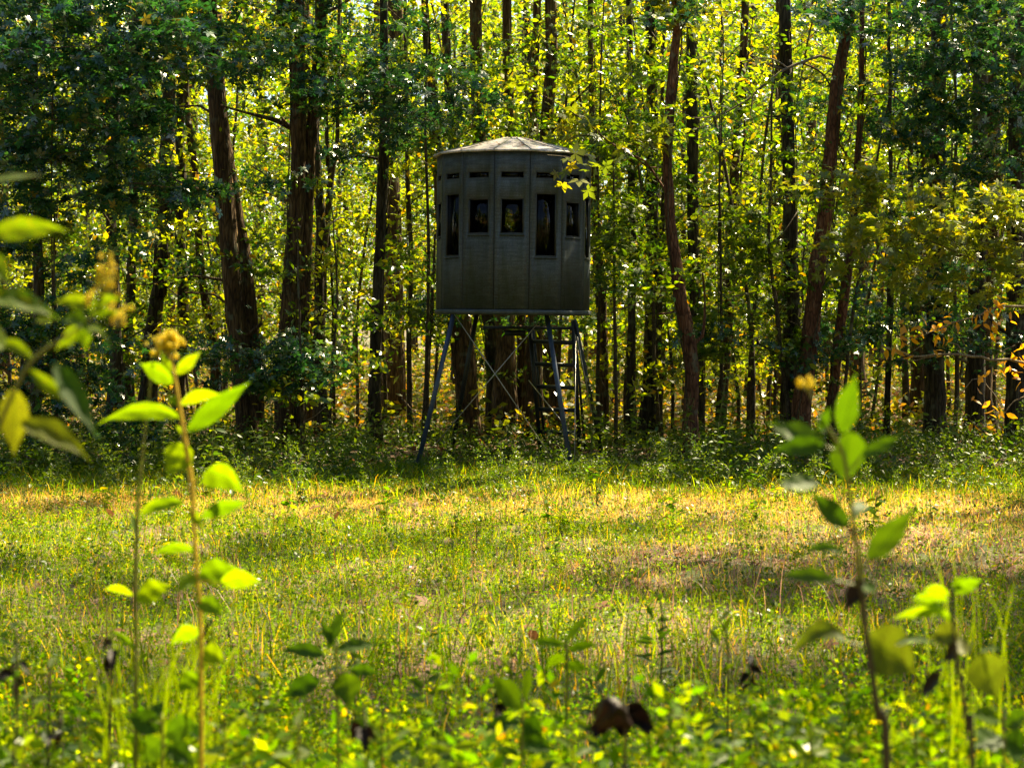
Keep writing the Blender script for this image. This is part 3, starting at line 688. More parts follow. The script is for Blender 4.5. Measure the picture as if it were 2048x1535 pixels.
# the dead branch itself, bleached
hb = [o for o in COL.objects if o.name.startswith('red_barked_tree')][-1]
for li, lp in enumerate([l for i, l in enumerate(dl) if i != 4]):
    sp = spline(np.array(px_path(lp, 24.3)), .08); jj = np.random.default_rng(li); sp[1:-1, :3] += jj.standard_normal((len(sp) - 2, 3)) * .006
    V, F = tube(sp[:, :3], np.clip(sp[:, 3] * .8, .003, None), 6, .1, seed=li); keep(link_mesh('dead_branch', mk('dead_branch', V, [F], M['deadwood'], True)), hb)
hero('red_barked_tree', 'slender reddish trunk leaning right beside the broad reddish one', [(1724, 90, 12), (1722, 180, 14), (1717, 300, 15), (1709, 420, 17), (1700, 520, 19), (1686, 620, 22), (1672, 730, 24), (1662, 840, 28)], 24.9, M['bark_red'], hi=12,
     limbs=[[(1709, 420, 6), (1725, 250, 4), (1745, 190, 4), (1775, 186, 3), (1808, 208, 4), (1835, 240, 4), (1848, 280, 3), (1838, 325, 2)], [(1690, 340, 4), (1675, 295, 3), (1692, 255, 3), (1697, 215, 2)]])
hero('thin_tree', 'narrow dark trunk standing in the far right shade', [(1782, 380, 9), (1785, 500, 12), (1780, 640, 13), (1774, 840, 15)], 26.5, M['bark_dark'], hi=13)
hero('broad_dark_tree', 'massive shaded trunk near the right edge, left one of a close pair', [(1880, 0, 32), (1876, 300, 36), (1872, 560, 42), (1870, 720, 46), (1872, 850, 54)], 26.2, M['bark_dark'])
hero('broad_dark_tree', 'massive shaded trunk near the right edge, right one of a close pair', [(1962, 0, 30), (1960, 300, 34), (1955, 600, 38), (1952, 750, 42), (1950, 860, 50)], 26.8, M['bark_dark'])
hero('oak_tree', 'dark trunk cut by the right edge of the view', [(2034, 0, 34), (2032, 400, 40), (2030, 860, 48)], 25.8, M['bark_dark'])
hero('oak_tree', 'dark leaning trunk behind the tall yellow-budded weed', [(325, 480, 32), (318, 560, 33), (308, 640, 35), (298, 740, 38), (290, 870, 44)], 27.5, M['bark_dark']  , hi=12)
hero('oak_tree', 'dark trunk leaning right to the left of the yellow-budded weed', [(270, 300, 16), (266, 480, 20), (262, 600, 22), (252, 720, 26), (246, 870, 32)], 28.2, M['bark_dark'], hi=13)
hero('thin_tree', 'slim trunk bending right left of the leaning twin trunks', [(372, 150, 10), (380, 250, 13), (396, 400, 16), (400, 520, 18), (418, 640, 20), (430, 740, 22), (434, 870, 26)], 27.6, M['bark'], hi=12)
hero('thin_tree', 'slender straight stem between the single dark trunk and the blind', [(812, 200, 8), (815, 350, 10), (822, 520, 11), (818, 700, 12), (820, 860, 14)], 27.8, M['bark_thin'], hi=13)
hero('thin_tree', 'pale sunlit stem just left of the blind legs', [(862, 640, 9), (856, 700, 10), (852, 780, 11), (846, 860, 12)], 27.1, M['bark_thin'], hi=3)
# slim saplings filling the edge
r = np.random.default_rng(77)
SAP = []
for k in range(4):
    h = [5.5, 6.5, 4.2, 7.5][k]; zz = np.linspace(-.1, h, 22); w = np.cumsum(np.cumsum(r.standard_normal((22, 2)) * .012, 0), 0)
    pts = np.column_stack([w, zz]); mb = MB().tube(pts, .030 * (1 - .75 * np.clip(zz, 0, 99) / h), 7, .08, seed=k)
    for j in range(7):
        i0 = r.integers(5, 19); a = r.uniform(0, 6.28); L = r.uniform(.3, .9)
        e = pts[i0] + [L * math.cos(a), L * math.sin(a), L * .7]; mb.tube(spline([pts[i0], (pts[i0] + e) / 2 + [0, 0, -.05], e], .12), .006, 4)
    tm = mb.mesh('trunk', M['bark_thin'], True)
    cc = np.array([pts[i] + r.standard_normal(3) * [.4, .4, .1] for i in r.integers(6, 22, 12)])
    V, F = clump_leaves(cc, r.uniform(.2, .5, 12), .25, 30, .10, r, L_OVAL)
    SAP.append((tm, mk('crown', V, F, M['far_leaf'])))
xs_ = list(r.uniform(1180, 2040, 30)) + list(r.uniform(0, 870, 14)) + list(r.uniform(880, 1180, 4))
for px in xs_:
    d = r.uniform(24.5, 33); k = int(r.integers(0, 4)); x = (px - 1024) * d / FPX
    w = where(x, d)
    t = thing('forest_sapling', 'spindly sapling ' + ('beyond the sides of the clearing' if w is None else ('near the edge, ' if d < 27.5 else 'further back, ') + w), 'sapling', (x, d, float(gz(x, d))), 'spindly saplings at the forest edge')
    t.rotation_euler = (0, 0, r.uniform(0, 6.28)); s = r.uniform(.8, 1.3); t.scale = (s, s, s)
    link_mesh('trunk', SAP[k][0], t); link_mesh('crown', SAP[k][1], t)['kind'] = 'stuff'

# --- maples and sweetgums whose sprays hang in front of the trunks
hero('sweetgum_tree', 'sweetgum with dense star leaves tinted with blue-green shade filling the upper left', [(70, 300, 20), (78, 600, 24), (70, 860, 28)], 23.4, M['bark_dark'], hi=12,
     limbs=[[(75, 420, 9), (180, 380, 7), (300, 340, 5), (420, 350, 3)], [(72, 200, 9), (180, 130, 6), (300, 110, 4)]],
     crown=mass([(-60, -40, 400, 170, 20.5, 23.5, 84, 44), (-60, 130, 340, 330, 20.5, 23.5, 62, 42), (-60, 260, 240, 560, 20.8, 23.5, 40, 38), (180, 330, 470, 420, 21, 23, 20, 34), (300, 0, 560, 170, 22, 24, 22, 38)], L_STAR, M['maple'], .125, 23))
hero('maple_sapling', 'low dark maple sapling in front of the double trunk bases', [(600, 690, 6), (604, 780, 8), (604, 860, 9)], 23.2, M['bark_thin'], hi=3,
     crown=mass([(530, 690, 680, 800, 22.9, 23.6, 22, 40), (380, 690, 560, 780, 22.6, 23.4, 14, 36)], L_STAR, M['maple'], .10, 29))
hero('maple_sapling', 'bushy dark maple sapling at the far left of the clearing', [(110, 640, 6), (112, 880, 9)], 21.8, M['bark_thin'], hi=3,
     crown=mass([(-40, 600, 240, 760, 21, 22.4, 34, 40), (-40, 740, 330, 930, 21, 22.6, 36, 40)], L_STAR, M['maple'], .10, 31))
hero('maple_tree', 'maple with light green layered sprays on the right side', [(2110, 200, 22), (2115, 600, 26), (2110, 870, 30)], 22.4, M['bark'], hi=12,
     limbs=[[(2110, 420, 10), (1960, 410, 7), (1820, 395, 5), (1700, 420, 3)], [(2110, 520, 9), (1980, 480, 6), (1860, 450, 4)]],
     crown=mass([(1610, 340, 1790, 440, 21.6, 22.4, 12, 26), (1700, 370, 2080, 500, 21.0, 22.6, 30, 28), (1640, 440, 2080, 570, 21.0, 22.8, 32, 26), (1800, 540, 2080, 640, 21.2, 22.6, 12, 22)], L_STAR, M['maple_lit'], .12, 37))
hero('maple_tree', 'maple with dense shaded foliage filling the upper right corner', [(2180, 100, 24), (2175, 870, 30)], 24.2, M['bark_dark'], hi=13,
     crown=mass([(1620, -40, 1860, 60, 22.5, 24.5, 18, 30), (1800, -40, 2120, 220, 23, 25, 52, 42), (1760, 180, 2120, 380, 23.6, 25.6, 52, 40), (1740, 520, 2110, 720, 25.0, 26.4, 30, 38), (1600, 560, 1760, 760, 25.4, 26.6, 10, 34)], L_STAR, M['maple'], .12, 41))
hero('maple_sapling', 'small maple with sunlit leaves between blind and red-barked tree', [(1228, 500, 6), (1232, 870, 9)], 24.6, M['bark_thin'], hi=4,
     crown=mass([(1180, 400, 1300, 560, 24.2, 25, 18, 34), (1170, 220, 1300, 300, 24.4, 25.4, 9, 30)], L_STAR, M['under'], .10, 43))
hero('maple_sapling', 'small maple with sunlit leaves right of the red-barked tree', [(1440, 480, 6), (1445, 870, 9)], 24.8, M['bark_thin'], hi=4.4,
     crown=mass([(1400, 420, 1560, 560, 24.2, 25.2, 20, 34), (1400, 620, 1480, 720, 23.8, 24.6, 9, 34), (1480, 560, 1640, 720, 24.6, 25.6, 14, 32)], L_STAR, M['under'], .10, 47))
# golden-leaved branch reaching in from a beech beyond the right edge
gl = [[(2150, 600, 12), (2048, 612, 6), (1990, 614, 5), (1950, 634, 4), (1905, 645, 4), (1860, 665, 3), (1815, 678, 2)], [(2150, 760, 10), (2048, 725, 6), (1980, 718, 6), (1930, 710, 6), (1880, 708, 5), (1830, 712, 5), (1790, 700, 4), (1762, 690, 5)],
      [(1880, 708, 3), (1850, 716, 3), (1815, 722, 2)], [(1930, 710, 2), (1915, 690, 2), (1900, 685, 2)], [(2160, 820, 8), (2048, 795, 3), (2020, 812, 3), (2005, 832, 2), (1985, 850, 3), (1960, 856, 3), (1938, 838, 2)],
      [(1905, 645, 2), (1918, 670, 2), (1930, 690, 1.5)], [(1985, 720, 2), (2010, 700, 2), (2030, 690, 1.5)], [(2005, 815, 2), (1960, 755, 2), (1930, 775, 2), (1900, 815, 1.5)]]
bt = hero('beech_tree', 'beech beyond the right edge reaching in with golden-leaved twigs', [(2180, 300, 24), (2185, 600, 28), (2180, 860, 32)], 21.6, M['bark'], hi=13,
     crown=None)
for li, lp in enumerate(gl):
    sp = spline(np.array(px_path(lp, 21.0)), .07); jj = np.random.default_rng(li + 50); sp[1:-1, :3] += jj.standard_normal((len(sp) - 2, 3)) * .006
    V, F = tube(sp[:, :3], np.clip(sp[:, 3], .003, None), 6, .1, seed=li); keep(link_mesh('branch', mk('branch', V, [F], M['deadwood'], True)), bt)
gold = [(1830, 672), (1850, 652), (1868, 648), (1885, 640), (1905, 632), (1912, 640), (1890, 655), (1900, 668), (1880, 660), (1840, 640), (1812, 650), (1822, 668), (1800, 674), (1960, 628), (1975, 620), (1990, 612), (2008, 625), (2015, 640), (2022, 618), (1968, 650), (1980, 655), (1985, 640), (2000, 598), (1963, 612), (1782, 702), (1826, 705), (1868, 702), (1895, 712), (2010, 720), (2025, 705), (2035, 712), (2040, 730), (2015, 735), (2030, 745), (2042, 760), (1995, 735), (1965, 752), (1980, 745), (1960, 768), (1950, 795), (1975, 805), (1988, 818), (2000, 822), (2010, 828), (1945, 850), (1978, 850), (2046, 690), (2044, 780), (1872, 668), (1860, 662), (2040, 720), (2020, 728), (1806, 640), (1790, 690)]
rg = np.random.default_rng(9)
for (a, b_) in gold + [(a_ + rg.normal() * 9, b2 + rg.normal() * 7) for a_, b2 in gold]:
    q = P(a + rg.normal() * 3, b_ + rg.normal() * 3, 21.0 + rg.normal() * .06)
    V, F = scatter(L_OVAL, q[None] * 0, rots(rg.standard_normal((1, 3)) + [[0, -.6, .3]], rg, [[rg.normal(), rg.normal() * .3, -.8]]), np.array([.115 * rg.uniform(.7, 1.25)]))
    lf = link_mesh('leaf', mk('leaf', V + q, F, M['gold'])); keep(lf, bt)


# small leafy side shoots that cross the trunks of the edge trees
sh_mesh = []
for i in range(8):
    q = np.random.default_rng(700 + i); c = q.standard_normal((4, 3)) * [.34, .22, .13]
    V, F = clump_leaves(c, q.uniform(.14, .34, 4), .2, 26, .095, q, L_STAR if i % 2 else L_OVAL); sh_mesh.append(mk('side_shoot', V, F, M[['mid_leaf', 'under', 'far_leaf', 'maple'][i % 4]]))
q = np.random.default_rng(710)
for root in [o for o in list(COL.objects) if o.parent is None and o.get('category') == 'tree' and not o.name.startswith('forest_') and abs(o.location.x) < 6.4]:
    for k in range(int(q.integers(5, 10))):
        z = q.uniform(.8, 5.6); c = Vector((root.location.x + q.normal() * .55, root.location.y - q.uniform(-.3, .8), z))
        pxk = 1024 + c.x / c.y * FPX; pyk = 640 - (z - CAMZ) * FPX / c.y
        if 855 < pxk < 1195 and 250 < pyk < 960 and c.y < 24: continue
        o = link_mesh('side_shoot', sh_mesh[int(q.integers(0, 8))]); o.location = c; o.rotation_euler = (0, 0, q.uniform(0, 6.28)); s_ = q.uniform(.7, 1.3); o.scale = (s_, s_, s_); o['kind'] = 'stuff'; keep(o, root)
# leaf clusters added unseen above the frame: each hangs where it shades the place that the photograph shows in shade
up_mesh = []
for i in range(3):
    rr2 = np.random.default_rng(500 + i); c = rr2.standard_normal((16, 3)) * [.75, .75, .38]
    V, F = clump_leaves(c, rr2.uniform(.3, .6, 16), .4, 54, .15, rr2, L_DIA); up_mesh.append(mk('shade_crown', V, F, M['far_leaf']))
roots = [o for o in COL.objects if o.parent is None and o.get('category') == 'tree' and 22.5 < o.location.y < 30 and not o.name.startswith('forest_')]
KX, KY = math.sin(SUN_AZ) / math.tan(SUN_EL), math.cos(SUN_AZ) / math.tan(SUN_EL)
rr2 = np.random.default_rng(88)
for k, (tx, ty) in enumerate(((8.6, 21.5), (11.8, 24.5), (9.0, 27.5), (14.5, 21.0), (10.8, 18.6), (-9.2, 24.0))):  # unseen trunks added to carry the clusters that shade the clearing
    o = thing('unseen_shade_tree', ['unseen tree added for shade, outer right, nearest the clearing', 'unseen tree added for shade, to the right, second row', 'unseen tree added for shade, far right, deep in the rows', 'outermost unseen tree added for shade on the right', 'unseen tree added for shade, right bank of the clearing', 'unseen tree added for shade, outside the left edge of the view'][k], 'tree', (tx, ty, 0))
    sp = spline([[tx, ty, -.2], [tx + .1, ty, 6], [tx + .2, ty + .1, 15]], .8); keep(MB().tube(sp, np.linspace(.22, .08, len(sp)), 10, .04).build('trunk', M['bark']), o); roots.append(o)
shade = [(120, -4.5, .5, 18, .55), (420, -5.4, .4, 18, .45), (700, -4.6, .5, 18, .5), (1000, -5.2, .5, 19, .45), (1330, -4.4, .5, 18, .5), (1600, -5.6, .4, 19, .5), (1880, -4.5, .6, 18, .6), (2000, -5.5, .5, 18, .5), (0, -5.6, .5, 18, .5), (1150, 1430, 0, 18, .7), (1480, 1500, 0, 18, .6), (760, 1500, 0, 19, .6), (520, 1500, 0, 18, .7), (200, 1360, 0, 18, .7), (300, 962, 0, 12, .6), (600, 962, 0, 12, .7), (850, 962, 0, 12, .6), (1150, 962, 0, 12, .6), (1400, 962, 0, 12, .6), (100, 1480, 0, 19, .8), (300, 1500, 0, 19, .5), (1900, 1480, 0, 19, .7), (1050, 1500, 0, 19, .45), (1150, 0, 3.75, 12, .5), (700, 1108, 0, 15, .75), (900, 1112, 0, 15, .6), (1560, 1200, 0, 17, 1.0), (1720, 1215, 0, 16, 1.1), (1900, 1200, 0, 17, 1.2), (2040, 1180, 0, 16, 1.1), (2000, 1290, 0, 18, 1),
         (60, 1170, 0, 16, 1.1), (200, 1230, 0, 17, 1.0), (1350, 1380, 0, 19, .7), (150, 1420, 0, 19, .8), (1750, 1420, 0, 19, .7),
         (1350, 1070, 0, 14, .6), (-20, 1020, 0, 14, 1.0), (2060, 1010, 0, 13, 1.0),
         (60, 0, 4.6, 8.5, 1.2), (200, 0, 4.2, 8.0, 1.2), (330, 0, 4.4, 8.5, 1.1), (120, 0, 3.2, 7.0, 1.1), (20, 0, 3.6, 7.5, 1.2), (700, 0, 4.6, 9, .9), (600, 0, 4.8, 8.5, .9)]
for i, (px, py, zt_, h, s_) in enumerate(shade):
    if zt_ == 0:
        D = CAMZ * FPX / (py - 640)
    else: D = 22.5 if py == 0 else -py
    gxx = (px - 1024) * D / FPX; c = np.array([gxx + KX * (h - zt_), D + KY * (h - zt_), h])
    root = min(roots, key=lambda o: math.hypot(o.location.x - c[0], (o.location.y - c[1])))
    o = link_mesh('shade_crown', up_mesh[i % 3]); o.location = tuple(c); o.rotation_euler = (0, 0, rr2.uniform(0, 6.28)); o.scale = (s_, s_, s_)
    o['kind'] = 'stuff'; keep(o, root)
    b0 = np.array([root.location.x, root.location.y, min(h - 1.5, 13)]); sp = spline([b0, (b0 + c) / 2 + [0, 0, .4], c], .4)
    keep(MB().tube(sp, np.linspace(.05, .02, len(sp)), 6).build('limb', M['bark']), root)

# the woods on the other sides of the clearing, behind the camera
r = np.random.default_rng(35); n = 80000
a = r.uniform(.62, 2 * math.pi - .62, n); q = r.uniform(15, 19, n) + 2 * fnoise(a * 4, a * 0, 1.1, 2); x = q * np.sin(a); y = 4 + q * np.cos(a); z = 15 * r.random(n)
kp = ((fnoise(a * 12, z, 3.2, 14) > -.6) | (z < 8)) & ((y < 18))
V, F = scatter(L_DIA, np.stack([x, y, z], -1)[kp], rots(r.standard_normal((kp.sum(), 3)) * .8 + [0, 0, .7], r), .42 * r.uniform(.7, 1.3, kp.sum()))
mbw = MB().add(V, F); tag(mbw.build('surrounding_woods', M['far_leaf']), 'woods closing the clearing on its other sides', 'woods', kind='stuff')
mbw = MB()
for k in range(60):
    aa = r.uniform(.62, 2 * math.pi - .62); qq = r.uniform(14.5, 18); xx, yy = qq * math.sin(aa), 4 + qq * math.cos(aa)
    if yy < 18: mbw.tube(spline([[xx, yy, -.1], [xx + r.normal() * .3, yy, 7], [xx + r.normal() * .6, yy, 15]], 2), r.uniform(.08, .2), 7)
tag(mbw.build('surrounding_trunks', M['bark_dark']), 'trunks of the woods on the other sides of the clearing', 'woods', kind='stuff')

# ------------------------------------------------------------------ undergrowth under and behind the edge
def foliage_ground(name, label, n, region, zfun, size, mat, T, seed, dens=None, up=.9, tilt=.6, cat='undergrowth'):
    r = np.random.default_rng(seed)
    y = r.uniform(region[0], region[1], n); x = r.uniform(-1, 1, n) * (.27 * y + region[2])
    if dens is not None: kp = r.random(n) < dens(x, y); x, y = x[kp], y[kp]
    z = gz(x, y) + zfun(x, y, r)
    V, F = scatter(T, np.stack([x, y, z], -1), rots(r.standard_normal((len(x), 3)) * tilt + [0, 0, up], r), size * r.uniform(.6, 1.35, len(x)))
    o = link_mesh(name, mk(name, V, F, mat)); return tag(o, label, cat, kind='stuff')
def edge_h(x, y, r):
    top = .27 + .20 * fnoise(x, y, 1.6, 5) + .14 * fnoise(x, y, .5, 6)
    top = top * np.where((np.abs(x - .05) < 1.5) & (y < 23.6), .22, 1)
    top = top * np.clip((y - 18.0 - .5 * fnoise(x, y * 0, 1.9, 7)) / 2.6, .10, 1)
    return r.random(len(x)) ** .8 * np.clip(top, .05, 1.1)
foliage_ground('undergrowth', 'dense green undergrowth along the foot of the forest edge', 84000, (17.6, 26.5, 2.5), edge_h, .065, M['under'], L_OVAL, 51, lambda x, y: np.clip((y - 18.2 - .7 * fnoise(x, y * 0, 1.9, 7) - .4 * fnoise(x, y, .5, 2)) / 1.6, 0, 1) * np.clip(.75 + .7 * fnoise(x, y, .8, 77), .08, 1))
foliage_ground('forest_floor_undergrowth', 'sunlit low foliage covering the forest floor between the trunks', 90000, (26, 82, 5), lambda x, y, r: r.random(len(x)) ** 1.3 * np.clip(.35 + .4 * fnoise(x, y, 3, 9), .05, 1.3), .13, M['rust'], L_DIA, 53)
foliage_ground('forest_floor_litter', 'brown fallen leaves covering the forest floor', 40000, (22, 60, 4), lambda x, y, r: r.random(len(x)) * .03, .11, M['litter'], L_DIA, 54, tilt=.3, cat='leaf litter')

# leafy herbs of the edge, as single plants
HERB = []
def herb_proto(i, h, nst, nleaf, lsize, mat, smat=None, pairs=True):
    r = np.random.default_rng(300 + i); st = MB(); lv = MB()
    for s in range(nst):
        a = r.uniform(0, 6.28); out = r.uniform(.02, .25) * h; hh = h * r.uniform(.7, 1.1)
        p = spline([[0, 0, -.03], [out * .3 * math.cos(a), out * .3 * math.sin(a), hh * .5], [out * math.cos(a), out * math.sin(a), hh]], h / 8)
        st.tube(p, np.linspace(.006, .002, len(p)) * max(.5, h), 5)
        for k in range(nleaf):
            t = .2 + .8 * k / nleaf; j = t * (len(p) - 1); q = p[int(j)] + (p[min(int(j) + 1, len(p) - 1)] - p[int(j)]) * (j % 1)
            for sgn in ((0, math.pi) if pairs else (0,)):
                b = k * 1.9 + sgn + r.normal() * .2
                dx = np.array([[math.cos(b), math.sin(b), r.normal() * .25]])
                V, F = scatter(L_OVAL, q[None], rots(np.array([[0, 0, 1.]]) + r.standard_normal((1, 3)) * .3, r, dx), np.array([lsize * (1.15 - .5 * t) * r.uniform(.7, 1.2)])); lv.add(V, F)
    return st.mesh('stem', smat or M['stem']), lv.mesh('leaves', mat)
for i, a in enumerate([(.55, 3, 8, .10), (.75, 2, 10, .12), (.4, 4, 6, .09), (.9, 2, 9, .13)]): HERB.append(herb_proto(i, *a, M['under']))
def plant(name, label, cat, x, y, proto, s, group, r, z=None):
    t = thing(name, label, cat, (x, y, float(gz(x, y)) if z is None else z), group); t.rotation_euler = (r.normal() * .06, r.normal() * .06, r.uniform(0, 6.28)); t.scale = (s, s, s)
    link_mesh('stem', proto[0], t); link_mesh('leaves', proto[1], t); return t
r = np.random.default_rng(61)
for k in range(90):
    d = 19.0 + 5.4 * r.random() ** 1.1; px = r.uniform(-60, 2110); x = (px - 1024) * d / FPX
    w = where(x, d); hk = int(r.integers(0, 4))
    plant('leafy_herb', 'green herb at the forest foot beyond the side of the view' if w is None else ['bushy', 'tall', 'low', 'lanky'][hk] + ' herb ' + ('at the grass edge, ' if d < 21.3 else 'in undergrowth, ') + w, 'herb', x, d, HERB[hk], r.uniform(.7, 1.25) * (.35 if abs(x) < 1.5 and d < 22.8 else 1), 'leafy herbs at the foot of the forest', r)

# ------------------------------------------------------------------ the clearing: grasses, herbs, litter
BL1 = (np.array([[0, -.5, 0], [0, .5, 0], [.0, -.38, .5], [.0, .38, .5], [.22, 0, 1]], float), [[[0, 1, 3, 2]], [[2, 3, 4]]])
def dryness(x, y):
    """how dry the clearing is at a point: straw strip along the far side, purple-brown patches to the right"""
    px = 1024 + x / y * FPX
    strip = np.exp(-((y - 17.6) / 1.35) ** 2) * 1.1
    rightp = np.exp(-((y - 12.9) / 1.5) ** 2) * (1 / (1 + np.exp(-(px - 1000) / 130))) * 1.1
    spot = np.exp(-((y - 9.3) / .45) ** 2) * np.exp(-((px - 1450) / 300) ** 2) * 1.2
    far_r = np.exp(-((y - 15.2) / 1.4) ** 2) * (1 / (1 + np.exp(-(px - 1500) / 120))) * .8
    return strip + rightp + spot + far_r + .24 * fnoise(x, y, 1.5, 12) - .12 * (y < 14) + .15 * fnoise(x, y, .5, 13)
def pts_field(n, r, y0=5.5, y1=21.5, marg=1.6, pw=1.6):
    y = y0 + (y1 - y0) * r.random(n) ** (1 / pw); x = r.uniform(-1, 1, n) * (.27 * y + marg); return x, y
def blades(name, label, n, mat, seed, keepf, hmin, hmax, w, lean=.35, cat='grass', y1=21.5):
    r = np.random.default_rng(seed); x, y = pts_field(n, r, y1=y1); kp = r.random(n) < keepf(x, y); x, y = x[kp], y[kp]; n = len(x)
    up = r.standard_normal((n, 3)) * [lean, lean, 0] + [0, 0, 1]; up /= np.linalg.norm(up, axis=1, keepdims=True)
    Rm = rots(up, r); h = r.uniform(hmin, hmax, n) ** 1.0
    V, F = scatter(BL1, np.stack([x, y, gz(x, y) - .005], -1), Rm, np.stack([h, np.full(n, w) * r.uniform(.6, 1.3, n), h], -1))
    o = link_mesh(name, mk(name, V, F, mat)); return tag(o, label, cat, kind='stuff')
sm = lambda v: 1 / (1 + np.exp(-v * 7))
blades('green_grass', 'short green grass growing over the clearing', 110000, M['grass'], 71, lambda x, y: 1 - .8 * sm(dryness(x, y) - .55), .04, .15, .0055)
blades('dry_grass', 'straw-coloured dry grass along the far side of the clearing', 90000, M['straw'], 72, lambda x, y: sm(dryness(x, y) - .5) * np.where(y > 15.5, 1, .22), .03, .13, .005, .5)
blades('purple_dry_grass', 'brown and purplish dry grass in the middle of the clearing', 60000, M['purple'], 73, lambda x, y: sm(dryness(x, y) - .45) * np.where(y < 16.5, 1, .12), .03, .13, .0045, .5)
def leaflets(name, label, n, mat, seed, keepf, size, hmax, T=L_DIA, cat='ground cover', tilt=.7, y0=5.5):
    r = np.random.default_rng(seed); x, y = pts_field(n, r, y0=y0); kp = r.random(n) < keepf(x, y); x, y = x[kp], y[kp]; n = len(x)
    hh = hmax * np.clip(.55 + .6 * fnoise(x, y, .7, seed), .1, 1.3)
    z = gz(x, y) + hh * r.random(n) ** .7
    V, F = scatter(T, np.stack([x, y, z], -1), rots(r.standard_normal((n, 3)) * tilt + [0, 0, .7], r), size * r.uniform(.6, 1.4, n))
    o = link_mesh(name, mk(name, V, F, mat)); return tag(o, label, cat, kind='stuff')
leaflets('clover_cover', 'small-leaved green ground cover spread over the clearing', 200000, M['herb'], 74, lambda x, y: (1 - .82 * sm(dryness(x, y) - .5)) * np.clip(.62 + .6 * fnoise(x, y, .9, 41), .1, 1), .023, .10, tilt=.42)
leaflets('dark_clover_cover', 'darker low ground cover scattered in the clearing', 120000, M['under'], 75, lambda x, y: (1 - .6 * sm(dryness(x, y) - .4)) * sm(fnoise(x, y, 1.3, 15) + .25), .032, .12)
leaflets('leaf_litter', 'brown leaf litter lying on the ground of the clearing', 36000, M['litter'], 76, lambda x, y: .22 + .65 * sm(dryness(x, y) - .4), .045, .012, L_OVAL, 'leaf litter', .35)

def long_blades(name, label, n, y0, y1, hmin, hmax, w, mat, seed, dens=None):
    r = np.random.default_rng(seed); y = r.uniform(y0, y1, n); x = r.uniform(-1, 1, n) * (.27 * y + .8)
    if dens is not None: kp = r.random(n) < dens(x, y); x, y = x[kp], y[kp]
    n = len(x); h = r.uniform(hmin, hmax, n); a = r.uniform(0, 6.28, n); bend = r.uniform(.15, .8, n) * h; ww = w * r.uniform(.6, 1.3, n) / 2
    b = np.stack([x, y, gz(x, y) - .01], -1); dv = np.stack([np.cos(a), np.sin(a), a * 0], -1); sd_ = np.stack([-np.sin(a), np.cos(a), a * 0], -1); V = []
    for t, wf in ((0, 1), (.35, .95), (.7, .7)):
        c = b + dv * (bend * t ** 2.2)[:, None] + np.array([0, 0, 1.]) * (h * (t - .25 * t ** 3))[:, None]
        V += [c - sd_ * (ww * wf)[:, None], c + sd_ * (ww * wf)[:, None]]
    V.append(b + dv * bend[:, None] + np.array([0, 0, 1.]) * (h * .75)[:, None])
    V = np.stack(V, 1).reshape(-1, 3); o_ = (np.arange(n) * 7)[:, None]
    F4 = np.concatenate([np.array([[0, 1, 3, 2]]) + o_, np.array([[2, 3, 5, 4]]) + o_]); F3 = np.array([[4, 5, 6]]) + o_
    return tag(link_mesh(name, mk(name, V, [F4, F3], mat)), label, 'grass', kind='stuff')
clumpy = lambda x, y: sm(fnoise(x, y, .6, 31) - .1)
long_blades('long_grass', 'long arching green grass blades in the near clearing', 9000, 3.9, 9.5, .14, .55, .006, M['grass'], 95, clumpy)
long_blades('long_dry_grass', 'long dry straw blades standing among the near weeds', 2600, 3.9, 12, .15, .5, .004, M['purple'], 96, lambda x, y: sm(fnoise(x, y, .8, 32)))
long_blades('edge_grass', 'taller grass tufts along the far side of the clearing', 9000, 17.2, 20.8, .07, .30, .008, M['grass'], 97, lambda x, y: sm(fnoise(x, y, .7, 33) - .2))
long_blades('dead_stalks', 'dark dead stalks standing in the clearing', 700, 4.2, 16, .12, .5, .005, M['litter'], 98)
leaflets('dry_thatch', 'flattened straw coloured sun-bright in the sunny strip of the clearing', 190000, M['thatch'], 79, lambda x, y: sm(dryness(x, y) - .42) * np.where(y > 14.5, 1, .10), .05, .03, (L_DIA[0] * [1, .22, 1], L_DIA[1]), 'straw', .3)
leaflets('sunny_herbs', 'bright flat-leaved herbs between the straw of the sunny strip', 30000, M['herb'], 80, lambda x, y: np.exp(-((y - 16.6) / 1.5) ** 2) * sm(fnoise(x, y, .8, 61)), .035, .09, tilt=.35, y0=13)
# feathery small-leaved herbs: many in the near field (stuff), baked from prototypes
def feather(seed, h, per, size):
    r = np.random.default_rng(seed); mb = MB(); p = spline([[0, 0, 0], [r.normal() * .03, r.normal() * .03, h * .5], [r.normal() * .1, r.normal() * .1, h]], h / 9)
    V, F = tube(p, np.linspace(.0028, .001, len(p)), 4); mb.add(V, [F])
    t = r.random(per) ** .8; pos = np.array([np.interp(t, np.linspace(0, 1, len(p)), p[:, k]) for k in range(3)]).T
    a = r.uniform(0, 6.28, per); L = r.uniform(.01, .07, per) * (1.1 - .6 * t) * min(1.6, h / .5)
    dirv = np.stack([np.cos(a), np.sin(a), r.uniform(.2, .9, per)], -1)
    pos = pos + dirv * L[:, None]
    V, F = scatter(L_DIA, pos, rots(r.standard_normal((per, 3)) * .7 + [0, 0, .6], r, dirv), size * r.uniform(.7, 1.3, per)); mb.add(V, F)
    return np.concatenate(mb.V), [np.concatenate(v) for v in mb.F.values()]
FE = [feather(400 + i, [.34, .45, .55, .28, .5][i], [110, 140, 170, 90, 150][i], [.020, .022, .022, .018, .026][i]) for i in range(5)]
FERN = [feather(440 + i, [.8, .95, 1.1, .7, 1.0][i], [200, 240, 280, 170, 220][i], [.034, .038, .032, .042, .03][i]) for i in range(5)]
TALL = [feather(420 + i, [.9, 1.05, 1.2, .75, .95][i], [330, 400, 460, 260, 350][i], .021) for i in range(5)]
